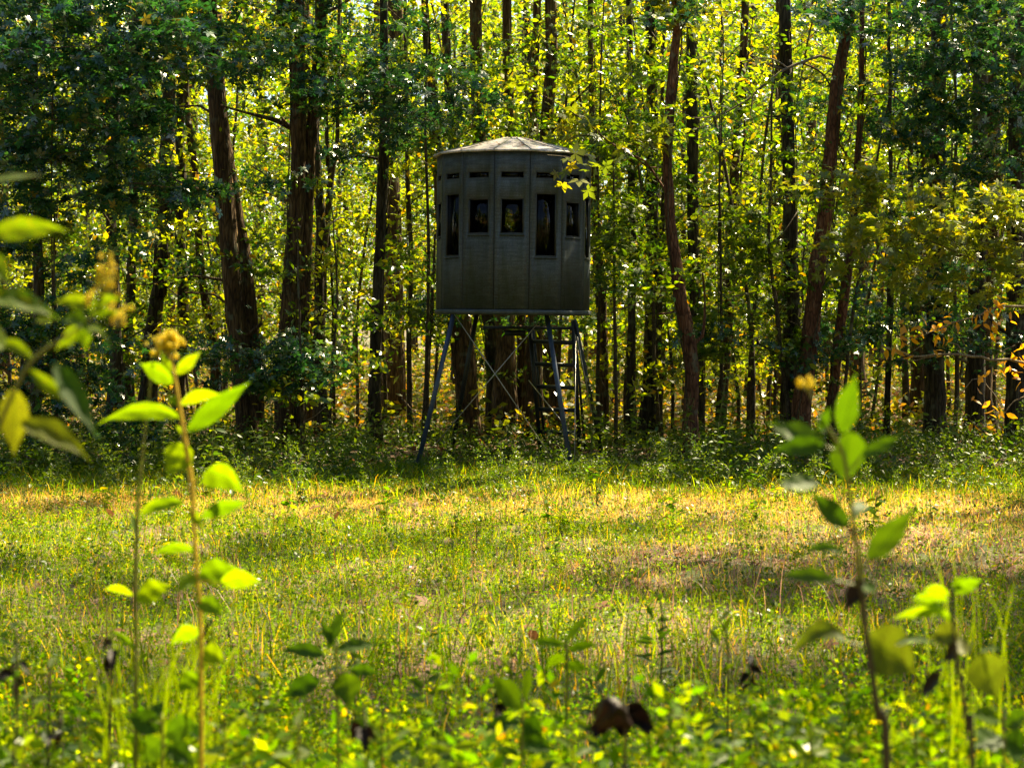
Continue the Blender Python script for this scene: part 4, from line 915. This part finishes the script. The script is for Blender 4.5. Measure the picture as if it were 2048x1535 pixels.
def bake_feathers(name, label, n, seed, y0, y1, smin, smax, mat, marg=1.0, dens=None, FE=FE, tops=None):
    r = np.random.default_rng(seed); mb = MB()
    y = r.uniform(y0, y1, n); x = r.uniform(-1, 1, n) * (.27 * y + marg)
    if dens is not None:
        kp = r.random(n) < dens(x, y); x, y = x[kp], y[kp]
    k = r.integers(0, 5, len(x))
    for j in range(5):
        m_ = k == j
        if not m_.any(): continue
        up = r.standard_normal((m_.sum(), 3)) * [.16, .16, 0] + [0, 0, 1]
        sc_ = r.uniform(smin, smax, m_.sum())
        if tops: sc_ = np.clip((CAMZ - (r.triangular(tops[0], tops[1], tops[1] + 10, m_.sum()) - 640) / FPX * y[m_]) / FE[j][0][:, 2].max(), .12, 1.1)
        V, F = scatter(FE[j], np.stack([x[m_], y[m_], gz(x[m_], y[m_])], -1), rots(up, r), sc_); mb.add(V, F)
    return tag(mb.build(name, mat), label, 'weeds', kind='stuff')
bake_feathers('feathery_weeds', 'feathery small-leaved yellow-green weeds in the near part of the clearing', 700, 81, 5.6, 9.5, .4, .9, M['herb'], .8, lambda x, y: sm(fnoise(x, y, 1.0, 91) + .2), tops=(1260, 1420))
bake_feathers('tall_feathery_weeds', 'tall feathery yellow-green weeds crowding the bottom of the view', 330, 84, 3.9, 6.0, .7, 1.02, M['herb'], .5, lambda x, y: sm(fnoise(x, y, .7, 92) + .3), FE=TALL, tops=(1270, 1520))
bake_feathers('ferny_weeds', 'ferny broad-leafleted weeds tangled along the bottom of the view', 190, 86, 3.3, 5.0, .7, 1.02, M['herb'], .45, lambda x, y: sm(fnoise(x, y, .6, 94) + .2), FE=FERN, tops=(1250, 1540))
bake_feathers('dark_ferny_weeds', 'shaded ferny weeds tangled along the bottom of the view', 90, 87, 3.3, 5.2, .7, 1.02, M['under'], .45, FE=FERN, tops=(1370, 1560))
bake_feathers('shaded_feathery_weeds', 'darker feathery weeds between the yellow-green ones at the bottom', 130, 85, 3.7, 6.0, .6, .95, M['under'], .5, FE=TALL, tops=(1340, 1560))
bake_feathers('feathery_weeds', 'low feathery weeds scattered through the middle of the clearing', 700, 82, 8.2, 15.5, .3, .75, M['herb'], 1.2, lambda x, y: 1 - .75 * sm(dryness(x, y) - .45))
bake_feathers('goldenrod_sprigs', 'low yellowish sprigs along the shaded far side of the clearing', 260, 83, 17, 21.5, .5, 1.1, M['under'], 1.5)

# broad-leaved weeds of the clearing, as single plants
WK = lambda: int(np.random.default_rng(int(d * 1e4)).integers(0, 3))
WEED = [herb_proto(10 + i, *a, m_) for i, (a, m_) in enumerate([((.16, 3, 4, .07), M['herb']), ((.24, 2, 5, .085), M['herb']), ((.12, 3, 3, .06), M['under']), ((.6, 2, 8, .06), M['herb']), ((.8, 1, 11, .055), M['under'])])]
r = np.random.default_rng(91)
for k in range(34):
    d = r.uniform(14.8, 19.2); px = r.uniform(0, 2048); wq = where((px - 1024) * d / FPX, d); plant('broadleaf_weed', 'sunny strip weed, ' + ('near the side of the view' if wq is None else ('far side, ' if d > 17 else 'near side, ') + wq), 'weed', (px - 1024) * d / FPX, d, WEED[WK()], r.uniform(.9, 1.7), 'broad-leaved weeds in the sunny strip', r)
for k in range(36):
    d = r.uniform(8, 14.5); px = r.uniform(0, 2048); wq = where((px - 1024) * d / FPX, d); plant('broadleaf_weed', 'small mid-clearing weed, ' + ('near the side of the view' if wq is None else ('further half, ' if d > 11 else 'nearer half, ') + wq), 'weed', (px - 1024) * d / FPX, d, WEED[int(r.integers(0, 3))], r.uniform(.5, 1.1), 'broad-leaved weeds in mid clearing', r)
for k in range(34):
    d = r.uniform(4.0, 6.4); px = r.uniform(-20, 2068); wq = where((px - 1024) * d / FPX, d); plant('tall_weed', 'tall thin near weed, ' + ('towards a corner' if wq is None else ('further, ' if d > 5.2 else 'nearest, ') + wq), 'weed', (px - 1024) * d / FPX, d, WEED[3 + int(r.integers(0, 2))], r.uniform(.7, 1.15), 'leafy weeds in the near ground cover', r)
# single fallen leaves
fl = []
for k in range(5):
    V, F = scatter((L_STAR, L_OVAL)[k % 2], np.zeros((1, 3)), rots(r.standard_normal((1, 3)) * .35 + [[0, 0, 1]], r), np.array([.12])); fl.append(mk('fallen_leaf', V, F, M['litter']))
for k in range(46):
    d = r.uniform(8.2, 19); px = r.uniform(0, 2048); x = (px - 1024) * d / FPX
    o = link_mesh('fallen_leaf', fl[k % 5], None, (x, d, float(gz(x, d)) + .05)); o.rotation_euler = (r.normal() * .3, r.normal() * .3, r.uniform(0, 6.28)); o.scale = (1, 1, 1)
    wq = where(x, d); tag(o, 'brown fallen leaf, ' + ('at the side of the clearing' if wq is None else ('far, ' if d > 15 else 'midway, ' if d > 11 else 'near, ') + wq), 'fallen leaf', 'fallen leaves on the clearing')

# ------------------------------------------------------------------ near plants, leaf by leaf
def leaf_surface(b, t, wd, nrm, droop=0., fold=.25, curl=0., nu=12, nv=6, serr=.06, shape=.40, seed=0):
    """a leaf from base b to tip t; wd full width; nrm rough facing direction"""
    r = np.random.default_rng(seed)
    b, t = np.array(b), np.array(t); L = np.linalg.norm(t - b); ax = (t - b) / L
    n = np.array(nrm, float); n -= n.dot(ax) * ax; n /= np.linalg.norm(n); s = np.cross(n, ax)
    V = []; UV = []
    for i in range(nu + 1):
        u = i / nu
        q_ = u ** (math.log(.5) / math.log(shape)); w = wd / 2 * (math.sin(math.pi * q_) ** (.9 if q_ < .5 else 1.45) if 0 < u < 1 else 0)
        w = max(w, wd * .012)
        for j in range(nv + 1):
            v = j / nv * 2 - 1
            ww = w * (1 + serr * (1 if i % 2 else -1) * (abs(v) > .9))
            p = b + ax * L * u + s * ww * v + n * (-fold * w * (1 - abs(v)) + .03 * wd * math.sin(u * 17 + v * 3 + seed))
            p = p + n * (-curl * wd * u * u) + np.array([0, 0, droop * L * (u * (1 - u)) * 4])
            V.append(p); UV.append((u, j / nv))
    F = [[i * (nv + 1) + j, (i + 1) * (nv + 1) + j, (i + 1) * (nv + 1) + j + 1, i * (nv + 1) + j + 1] for i in range(nu) for j in range(nv)]
    return np.array(V), F, np.array(UV)
CAMP = np.array([0, 0, CAMZ])
def fg_leaf(root, b, t, w, d, mat, droop=.0, curl=0., dz=0., seed=0, fold=.25, shape=.42, label=None, td=None, serr=.04, wob=.22):
    r = np.random.default_rng(seed + 1000)
    B = P(b[0], b[1], d); T_ = P(t[0], t[1], d + (td if td is not None else r.normal() * .03))
    n = (CAMP - (B + T_) / 2); n /= np.linalg.norm(n); n = n + np.array([r.normal() * wob, 0, (r.normal() * .15 - .12) if mat is M['fg_leaf'] else abs(r.normal()) * .35 + .15])
    V, F, UV = leaf_surface(B, T_, 1.18 * w * d / FPX, n, droop, fold, curl, seed=seed, shape=shape, serr=serr)
    o = link_mesh('leaf', mk('leaf', V, [F], mat, True, UV)); keep(o, root)
    if label: o['label'] = label
    return o
def fg_stem(root, pts, d, mat, name='stem'):
    q = np.array([[*P(px, py, d + (dd[0] if dd else 0)), w / 2 * d / FPX] for px, py, w, *dd in pts]); sp = spline(q, .02)
    V, F = tube(sp[:, :3], sp[:, 3], 8, .03, seed=3); return keep(link_mesh(name, mk(name, V, [F], mat, True)), root)
def bud_head(root, px, py, w, h, d, n, seed, mat=None, size=5.0):
    """flower head: tiny stalks each ending in a little round bud"""
    r = np.random.default_rng(seed); mb = MB(); st = MB(); base = P(px, py + h * .5, d)
    for k in range(n):
        u = r.standard_normal(3) * .45; q = P(px + u[0] * w * .5, py + u[2] * h * .5, d) + [0, u[1] * w * .5 * d / FPX, 0]
        rr_ = size * r.uniform(.7, 1.3) / 2 * d / FPX
        a = np.linspace(0, 2 * math.pi, 6, endpoint=False); ringz = [(-.9, .35), (-.3, 1), (.4, .85), (.95, .3)]
        V = np.array([[q[0] + rr_ * c * math.cos(x), q[1] + rr_ * c * math.sin(x), q[2] + rr_ * z * 1.3] for z, c in ringz for x in a])
        F = [[i * 6 + j, i * 6 + (j + 1) % 6, (i + 1) * 6 + (j + 1) % 6, (i + 1) * 6 + j] for i in range(3) for j in range(6)]
        mb.add(V, [F, [[0, 5, 4, 3, 2, 1], [18, 19, 20, 21, 22, 23]]])
        st.tube(spline([base, (base + q) / 2 + r.standard_normal(3) * .002, q], .01), .5 * d / FPX, 4)
    keep(st.build('flower_stalks', M['stem']), root); return keep(mb.build('flower_head', mat or M['bud']), root)
def near(name, label, px, d, cat='wildflower'):
    x = (px - 1024) * d / FPX; return thing(name, label, cat, (x, d, float(gz(x, d))))
def to_ground(px, d): return (px, 640 + (CAMZ + .03) * FPX / d)

# 1 the sunlit plant with the yellow bud cluster
d = 3.6; rt = near('wingstem_plant', 'sunlit weed with orange stem, bright green leaves and yellow bud cluster', 402, d)
g_ = to_ground(404, d)
fg_stem(rt, [(338, 702, 5), (345, 730, 6), (352, 770, 7), (360, 820, 8), (368, 868, 9), (378, 930, 10), (385, 985, 10), (388, 1050, 8), (394, 1150, 8), (402, 1350, 9), (404, g_[1], 11)], d, M['stem_o'])
bud_head(rt, 336, 686, 66, 46, d, 100, 1, size=8.5)
for i, (b, t, w, dr) in enumerate([((352, 747), (402, 702), 22, 0), ((346, 765), (277, 727), 34, .04), ((364, 835), (193, 850), 30, .12), ((361, 809), (446, 790), 22, .1), ((374, 864), (503, 761), 36, .02),
        ((372, 886), (333, 957), 50, 0), ((404, 950), (494, 992), 48, .16), ((402, 1034), (500, 1004), 26, .05), ((369, 1004), (277, 1036), 22, .12),
        ((397, 1152), (486, 1140), 44, .06), ((440, 1166), (526, 1165), 34, .08), ((390, 1100), (300, 1112), 20, .12), ((380, 1020), (410, 1060), 16, 0), ((344, 745), (320, 700), 12, 0), ((358, 812), (330, 790), 12, .1), ((394, 1150), (350, 1190), 26, .1), ((396, 1200), (450, 1235), 34, .1), ((398, 1260), (340, 1290), 30, .1), ((400, 1300), (455, 1330), 36, .1), ((402, 1350), (352, 1385), 34, .1), ((372, 870), (350, 850), 10, 0)]):
    fg_leaf(rt, b, t, w, d, M['fg_leaf'], dr, seed=i, shape=.36 if w > 40 else .42)
for p0, p1 in (((386, 968), (404, 950)), ((370, 880), (374, 864)), ((396, 1160), (440, 1166)), ((388, 1040), (402, 1034))): fg_stem(rt, [(*p0, 3), ((p0[0] + p1[0]) / 2, (p0[1] + p1[1]) / 2 - 2, 3), (*p1, 2.5)], d, M['stem_o'], 'leaf_stalk')
# 2 thin stem left of it
d = 3.8; rt = near('slender_weed', 'bare slender weed stem just left of the yellow-budded plant', 268, d, 'weed'); g_ = to_ground(268, d)
fg_stem(rt, [(304, 700, 2), (298, 790, 3), (290, 860, 4), (280, 960, 6), (274, 1060, 8), (270, 1200, 9), (274, 1300, 8), (272, 1400, 8), (268, g_[1], 9)], d, M['stem'])
for i, (b, t, w) in enumerate([((273, 1201), (344, 1172), 40), ((268, 1190), (205, 1180), 16), ((280, 1030), (330, 995), 12), ((275, 1080), (258, 1020), 10), ((272, 1300), (215, 1260), 12)]): fg_leaf(rt, b, t, w, d, M['fg_leaf'], .1, seed=20 + i)
# 3 leaning plant entering from the left with the blurred bud spike
d = 2.7; rt = near('wingstem_plant', 'blurred leaning weed at the left edge with drooping leaves and pale bud spike', -60, d); g_ = to_ground(-120, d)
fg_stem(rt, [(210, 560, 3), (205, 610, 4), (165, 650, 6), (120, 680, 7), (65, 718, 8), (30, 780, 9), (-10, 880, 9), (-60, 1100, 10), (-120, g_[1], 12)], d, M['stem'])
bud_head(rt, 210, 560, 42, 110, d, 46, 2, size=7); bud_head(rt, 236, 628, 60, 50, d, 24, 4, size=7); bud_head(rt, 175, 600, 30, 30, d, 8, 6, size=7)
for i, (b, t, w, dr, m_) in enumerate([((-30, 590), (122, 640), 44, .1, 'weed_leaf'), ((-30, 470), (142, 462), 40, .06, 'weed_leaf'), ((-40, 368), (92, 352), 14, .05, 'weed_leaf'), ((-30, 500), (18, 570), 40, 0, 'weed_leaf'),
        ((180, 612), (112, 604), 28, .1, 'weed_leaf'), ((175, 622), (245, 600), 20, .1, 'weed_leaf'), ((180, 630), (248, 628), 16, .05, 'weed_leaf'), ((128, 640), (178, 672), 34, .35, 'fg_shade'), ((165, 650), (110, 700), 30, 0, 'weed_leaf'),
        ((165, 655), (172, 700), 24, 0, 'weed_leaf'), ((172, 662), (225, 700), 12, .2, 'weed_leaf'), ((108, 722), (196, 878), 46, .04, 'fg_shade'), ((58, 738), (172, 804), 26, -.08, 'weed_leaf'), ((40, 845), (184, 925), 44, .12, 'fg_old'),
        ((28, 775), (28, 912), 52, 0, 'fg_old'), ((65, 718), (-20, 690), 22, .15, 'weed_leaf'), ((5, 700), (-40, 620), 40, 0, 'weed_leaf'), ((70, 640), (118, 636), 14, 0, 'weed_leaf')]):
    fg_leaf(rt, b, t, w, d, M[m_], dr, seed=40 + i)
# 4 shaded plant on the right
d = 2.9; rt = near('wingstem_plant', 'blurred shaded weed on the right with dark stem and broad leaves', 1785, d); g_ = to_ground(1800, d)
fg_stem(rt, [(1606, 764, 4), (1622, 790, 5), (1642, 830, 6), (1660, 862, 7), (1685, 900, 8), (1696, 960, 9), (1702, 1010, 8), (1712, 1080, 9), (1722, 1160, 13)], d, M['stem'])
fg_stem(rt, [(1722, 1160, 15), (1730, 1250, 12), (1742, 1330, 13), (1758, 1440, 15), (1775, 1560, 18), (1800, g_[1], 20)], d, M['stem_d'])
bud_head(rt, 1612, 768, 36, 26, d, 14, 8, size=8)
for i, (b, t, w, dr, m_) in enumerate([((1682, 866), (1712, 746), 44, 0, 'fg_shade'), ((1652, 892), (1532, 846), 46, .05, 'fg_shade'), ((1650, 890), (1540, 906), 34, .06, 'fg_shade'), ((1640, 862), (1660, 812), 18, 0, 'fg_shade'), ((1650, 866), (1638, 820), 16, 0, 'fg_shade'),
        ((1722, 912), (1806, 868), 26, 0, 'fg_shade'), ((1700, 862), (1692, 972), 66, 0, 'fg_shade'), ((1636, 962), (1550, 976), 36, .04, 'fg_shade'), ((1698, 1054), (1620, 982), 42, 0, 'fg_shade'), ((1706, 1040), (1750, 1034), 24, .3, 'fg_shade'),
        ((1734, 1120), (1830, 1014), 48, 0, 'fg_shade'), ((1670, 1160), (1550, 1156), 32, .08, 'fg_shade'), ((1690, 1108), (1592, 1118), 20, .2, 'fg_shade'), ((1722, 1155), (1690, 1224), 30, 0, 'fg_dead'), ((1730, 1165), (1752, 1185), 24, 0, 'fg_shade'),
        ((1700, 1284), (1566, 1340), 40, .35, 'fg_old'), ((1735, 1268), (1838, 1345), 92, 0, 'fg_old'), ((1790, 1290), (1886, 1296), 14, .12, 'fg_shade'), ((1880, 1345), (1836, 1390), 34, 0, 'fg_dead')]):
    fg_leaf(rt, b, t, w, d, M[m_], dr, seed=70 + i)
for p0, p1 in (((1686, 905), (1652, 892)), ((1700, 940), (1722, 912)), ((1712, 1075), (1698, 1054)), ((1716, 1150), (1734, 1120)), ((1722, 1170), (1670, 1160)), ((1738, 1290), (1700, 1284))): fg_stem(rt, [(*p0, 5), ((p0[0] + p1[0]) / 2, (p0[1] + p1[1]) / 2 + 2, 5), (*p1, 4)], d, M['stem'], 'leaf_stalk')
# 5 second right plant, spotted round leaves
d = 3.1; rt = near('spotted_weed', 'dark-stemmed weed at lower right with round blotched yellowing leaves', 1950, d, 'weed'); g_ = to_ground(1955, d)
fg_stem(rt, [(1905, 1175, 4), (1905, 1240, 6), (1912, 1300, 8), (1925, 1380, 9), (1936, 1460, 10), (1945, 1540, 11), (1955, g_[1], 12)], d, M['stem_d'])
for i, (b, t, w, dr, m_) in enumerate([((1910, 1185), (1965, 1158), 24, .05, 'fg_leaf'), ((1905, 1180), (1930, 1150), 18, 0, 'fg_leaf'), ((1900, 1190), (1842, 1182), 18, .15, 'fg_leaf'), ((1898, 1200), (1820, 1198), 16, .08, 'fg_leaf'), ((1890, 1215), (1815, 1208), 12, .06, 'fg_leaf'),
        ((1885, 1222), (1780, 1238), 20, .05, 'fg_leaf'), ((1905, 1240), (1860, 1222), 14, .1, 'fg_leaf'), ((1920, 1270), (1856, 1276), 44, .1, 'fg_old'), ((1915, 1290), (1885, 1322), 30, 0, 'fg_dead'), ((1960, 1305), (1995, 1400), 74, 0, 'fg_old'), ((1960, 1302), (2005, 1300), 12, .1, 'fg_shade'), ((1930, 1310), (1920, 1268), 26, 0, 'fg_old')]):
    fg_leaf(rt, b, t, w, d, M[m_], dr, seed=100 + i)
# 6 tall grass clumps
def grass_clump(label, spots, d, seed, mat, w=6):
    r = np.random.default_rng(seed); px0 = spots[0][0]
    rt = near('grass_clump', label, px0, d, 'grass clump')
    for (bx, tx, ty) in spots:
        dd = d + r.normal() * .08; B = P(*to_ground(bx, dd), dd); T_ = P(tx, ty, dd + r.normal() * .05)
        mid = B * .45 + T_ * .55 + np.array([(B[0] - T_[0]) * .25, 0, (T_[2] - B[2]) * .26]); c = spline([B, mid, T_], .05); n = len(c)
        side = np.array([math.cos(r.normal() * .5), math.sin(r.normal() * .5), 0]); ww = w * d / FPX / 2 * (1 - np.linspace(0, 1, n) ** 2 * .95)
        V = np.concatenate([c - side * ww[:, None], c + [0, .004, 0], c + side * ww[:, None]]); F = []
        for i in range(n - 1): F += [[i, i + 1, n + i + 1, n + i], [n + i, n + i + 1, 2 * n + i + 1, 2 * n + i]]
        keep(link_mesh('blade', mk('blade', V, [F], mat, True)), rt)
    return rt
r = np.random.default_rng(5)
grass_clump('tall bright grass clump standing at the lower right edge', [(1930 + r.normal() * 60, 1950 + r.normal() * 95, r.uniform(1090, 1420)) for _ in range(30)] + [(1915, 1898, 1062), (1950, 1922, 1075)], 4.2, 6, M['grass'], 9)
grass_clump('arching grass clump at the foot of the yellow-budded weed', [(340 + r.normal() * 60, 330 + r.normal() * 130, r.uniform(1150, 1440)) for _ in range(70)], 3.9, 7, M['grass'], 10)
grass_clump('thin grass clump in the bottom centre of the clearing', [(830 + r.normal() * 60, 850 + r.normal() * 80, r.uniform(1280, 1480)) for _ in range(12)], 4.6, 8, M['grass'], 7)
# 7 the dark curled dead leaf
# 6b a crowd of broad-leaved plants along the bottom of the view
r = np.random.default_rng(19)
spots = [(40, 1400, 3.6), (95, 1330, 4.4), (150, 1445, 3.4), (215, 1370, 4.2), (455, 1430, 3.8), (520, 1350, 4.6), (590, 1450, 3.5), (770, 1420, 3.9), (850, 1360, 4.7), (905, 1455, 3.6), (1150, 1440, 3.7), (1190, 1360, 4.9), (1335, 1425, 4.0), (1400, 1370, 4.6), (1460, 1450, 3.6),
         (1540, 1400, 4.1), (1620, 1450, 3.7), (1690, 1390, 4.4), (1820, 1440, 3.8), (700, 1300, 5.0), (20, 1250, 4.6), (1030, 1300, 5.2), (1440, 1235, 5.6), (1310, 1180, 6.0)]
for k, (px, py, d) in enumerate(spots):
    pxw = where((px - 1024) * d / FPX, d)
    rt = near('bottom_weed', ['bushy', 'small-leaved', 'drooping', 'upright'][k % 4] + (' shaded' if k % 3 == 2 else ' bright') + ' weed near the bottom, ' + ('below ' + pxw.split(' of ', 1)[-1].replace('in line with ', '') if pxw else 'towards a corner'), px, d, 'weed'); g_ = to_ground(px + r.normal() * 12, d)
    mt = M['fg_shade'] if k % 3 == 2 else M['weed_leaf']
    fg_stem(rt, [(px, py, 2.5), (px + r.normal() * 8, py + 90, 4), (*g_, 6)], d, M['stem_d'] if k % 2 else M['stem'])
    nl = int(r.integers(9, 16)); pw = r.uniform(30, 56) * 3.9 / d
    for j in range(nl):
        yy = py + 4 + j * r.uniform(13, 22) * 3.9 / d; a = r.uniform(-.9, .9) + (math.pi if j % 2 else 0); L = pw * r.uniform(.8, 1.6) * (.6 + .06 * j)
        fg_leaf(rt, (px + 3 * math.cos(a), yy), (px + L * math.cos(a), yy - L * math.sin(a) * .6 - 6 + 14 * r.normal()), pw * .30, d, mt, .06, seed=400 + k * 20 + j, td=r.normal() * .05)
# 7 the dark curled dead leaf
d = 3.3; rt = near('dead_leaf_stalk', 'dead stalk holding one large dark curled leaf at the bottom', 1250, d, 'dead plant'); g_ = to_ground(1262, d)
fg_stem(rt, [(1240, 1410, 4), (1252, 1450, 6), (1250, 1500, 8), (1262, g_[1], 9)], d, M['stem_d'])
# two ragged, crumpled sheets bulging from the stalk
for side_, (xa, xb, yt, bulge) in enumerate(((1184, 1262, 1392, -.045), (1232, 1304, 1402, .03))):
    nu, nv = 16, 16; V = []; UV = []; q = np.random.default_rng(880 + side_)
    jag = q.uniform(-5, 5, nu + 1)
    for i in range(nu + 1):
        for j in range(nv + 1):
            u, v = i / nu, j / nv; px = xa + (xb - xa) * u + 5 * math.sin(5 * v + side_ * 2)
            top = yt + 42 * abs(2 * u - .9) ** 2.4; bot = 1462 + 9 * math.sin(7 * u + side_) + jag[i]
            py = top + (bot - top) * v; V.append(P(px, py, d + bulge * math.sin(math.pi * u) * math.sin(math.pi * min(1, v * .8 + .2)) + .006 * math.sin(13 * u + 9 * v))); UV.append((u, v))
    F = [[i * (nv + 1) + j, (i + 1) * (nv + 1) + j, (i + 1) * (nv + 1) + j + 1, i * (nv + 1) + j + 1] for i in range(nu) for j in range(nv)]
    keep(link_mesh('leaf', mk('leaf', V, [F], M['fg_dead'], True, UV)), rt)
fg_leaf(rt, (1215, 1440), (1182, 1480), 22, d, M['fg_dead'], .05, seed=132)
# 8 further near leaves along the bottom
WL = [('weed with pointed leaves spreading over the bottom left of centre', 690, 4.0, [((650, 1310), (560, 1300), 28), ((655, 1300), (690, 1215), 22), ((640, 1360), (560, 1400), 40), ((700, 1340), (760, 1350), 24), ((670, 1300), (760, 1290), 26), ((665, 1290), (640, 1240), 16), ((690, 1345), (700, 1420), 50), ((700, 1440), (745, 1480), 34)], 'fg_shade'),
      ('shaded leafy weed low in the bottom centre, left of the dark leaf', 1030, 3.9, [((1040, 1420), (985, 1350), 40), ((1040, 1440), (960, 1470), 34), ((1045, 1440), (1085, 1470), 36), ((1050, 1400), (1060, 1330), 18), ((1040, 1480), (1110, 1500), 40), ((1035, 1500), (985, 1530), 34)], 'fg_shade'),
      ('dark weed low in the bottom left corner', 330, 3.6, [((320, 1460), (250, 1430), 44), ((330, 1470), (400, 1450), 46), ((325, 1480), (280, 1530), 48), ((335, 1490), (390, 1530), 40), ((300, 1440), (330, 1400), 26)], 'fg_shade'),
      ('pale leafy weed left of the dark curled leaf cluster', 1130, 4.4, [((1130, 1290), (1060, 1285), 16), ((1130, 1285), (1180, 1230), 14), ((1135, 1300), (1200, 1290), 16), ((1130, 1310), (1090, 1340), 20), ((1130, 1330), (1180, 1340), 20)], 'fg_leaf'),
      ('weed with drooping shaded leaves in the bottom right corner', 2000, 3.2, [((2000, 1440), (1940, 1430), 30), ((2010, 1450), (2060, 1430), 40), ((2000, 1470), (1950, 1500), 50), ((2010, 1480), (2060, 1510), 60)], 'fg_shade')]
for wi, (lab, px, d, lv, m_) in enumerate(WL):
    rt = near('pointed_leaf_weed', lab, px, d, 'weed'); g_ = to_ground(px, d); ty = min(b[1] for b, _, _ in lv) - 5; x0 = sum(b[0] for b, _, _ in lv) / len(lv)
    fg_stem(rt, [(x0, ty, 3), (x0 + 3, ty + 90, 6), (px, g_[1], 9)], d, M['stem'])
    for i, (b, t, w) in enumerate(lv):
        fg_leaf(rt, b, t, w, d, M[m_], .08, seed=200 + wi * 20 + i)
        fg_stem(rt, [(x0, b[1] + 6, 3), (*b, 3)], d, M['stem'], 'leaf_stalk')
r = np.random.default_rng(64)
for k, (px, py, d) in enumerate([(30, 1330, 3.3), (225, 1290, 3.8), (120, 1440, 3.4), (720, 1445, 3.3), (420, 1250, 4.4), (1500, 1330, 4.6), (1010, 1390, 4.2)]):
    rt = near('withered_weed', ['withered black weed at the far left bottom', 'small dark shrivelled weed left of the budded plant foot', 'shrivelled dark weed in the bottom left corner', 'drooping brown-black weed, bottom left of centre', 'little withered weed right of the budded plant foot', 'withered weed before the brown patch on the right', 'withered brown weed left of the dark curled leaf'][k], px, d, 'weed'); g_ = to_ground(px + r.normal() * 10, d)
    fg_stem(rt, [(px, py - 6, 3), (px + r.normal() * 5, py + 70, 4), (*g_, 6)], d, M['stem_d'])
    for j in range(5):
        a = r.uniform(.3, 2.8); L = r.uniform(28, 60) * 3.6 / d
        fg_leaf(rt, (px, py + j * 9), (px + L * math.cos(a) * .8, py + j * 9 + L * math.sin(a)), L * .34, d, M['fg_dead'], .25, seed=900 + 10 * k + j, curl=.6, fold=.8, wob=.9)
# thin dead twigs arching across the bottom
for lab, d, pts, w in (('long thin dead twig arching across the lower left', 3.9, [(-40, 1285), (60, 1260), (150, 1235), (240, 1200)], 3), ('bent dark twig rising through weeds at bottom left', 3.7, [(350, 1540), (400, 1480), (470, 1440), (560, 1415)], 5),
                       ('pale arched dry stalk in mid clearing', 9.5, [(915, 1256), (930, 1222), (960, 1204), (985, 1202)], 3)):
    q = [P(a, b, d) for a, b in pts]; gx_ = q[0]; rt = thing('dead_twig', lab, 'twig', (gx_[0], d, 0))
    q = np.array([[gx_[0] - .02, d, float(gz(gx_[0], d)) - .02]] + [list(v) for v in q]); sp = spline(q, .03); V, F = tube(sp, np.linspace(w, w * .5, len(sp)) / 2 * d / FPX, 6, .08)
    keep(link_mesh('twig', mk('twig', V, [F], M['deadwood'] if d > 9 else M['stem_d'], True)), rt)
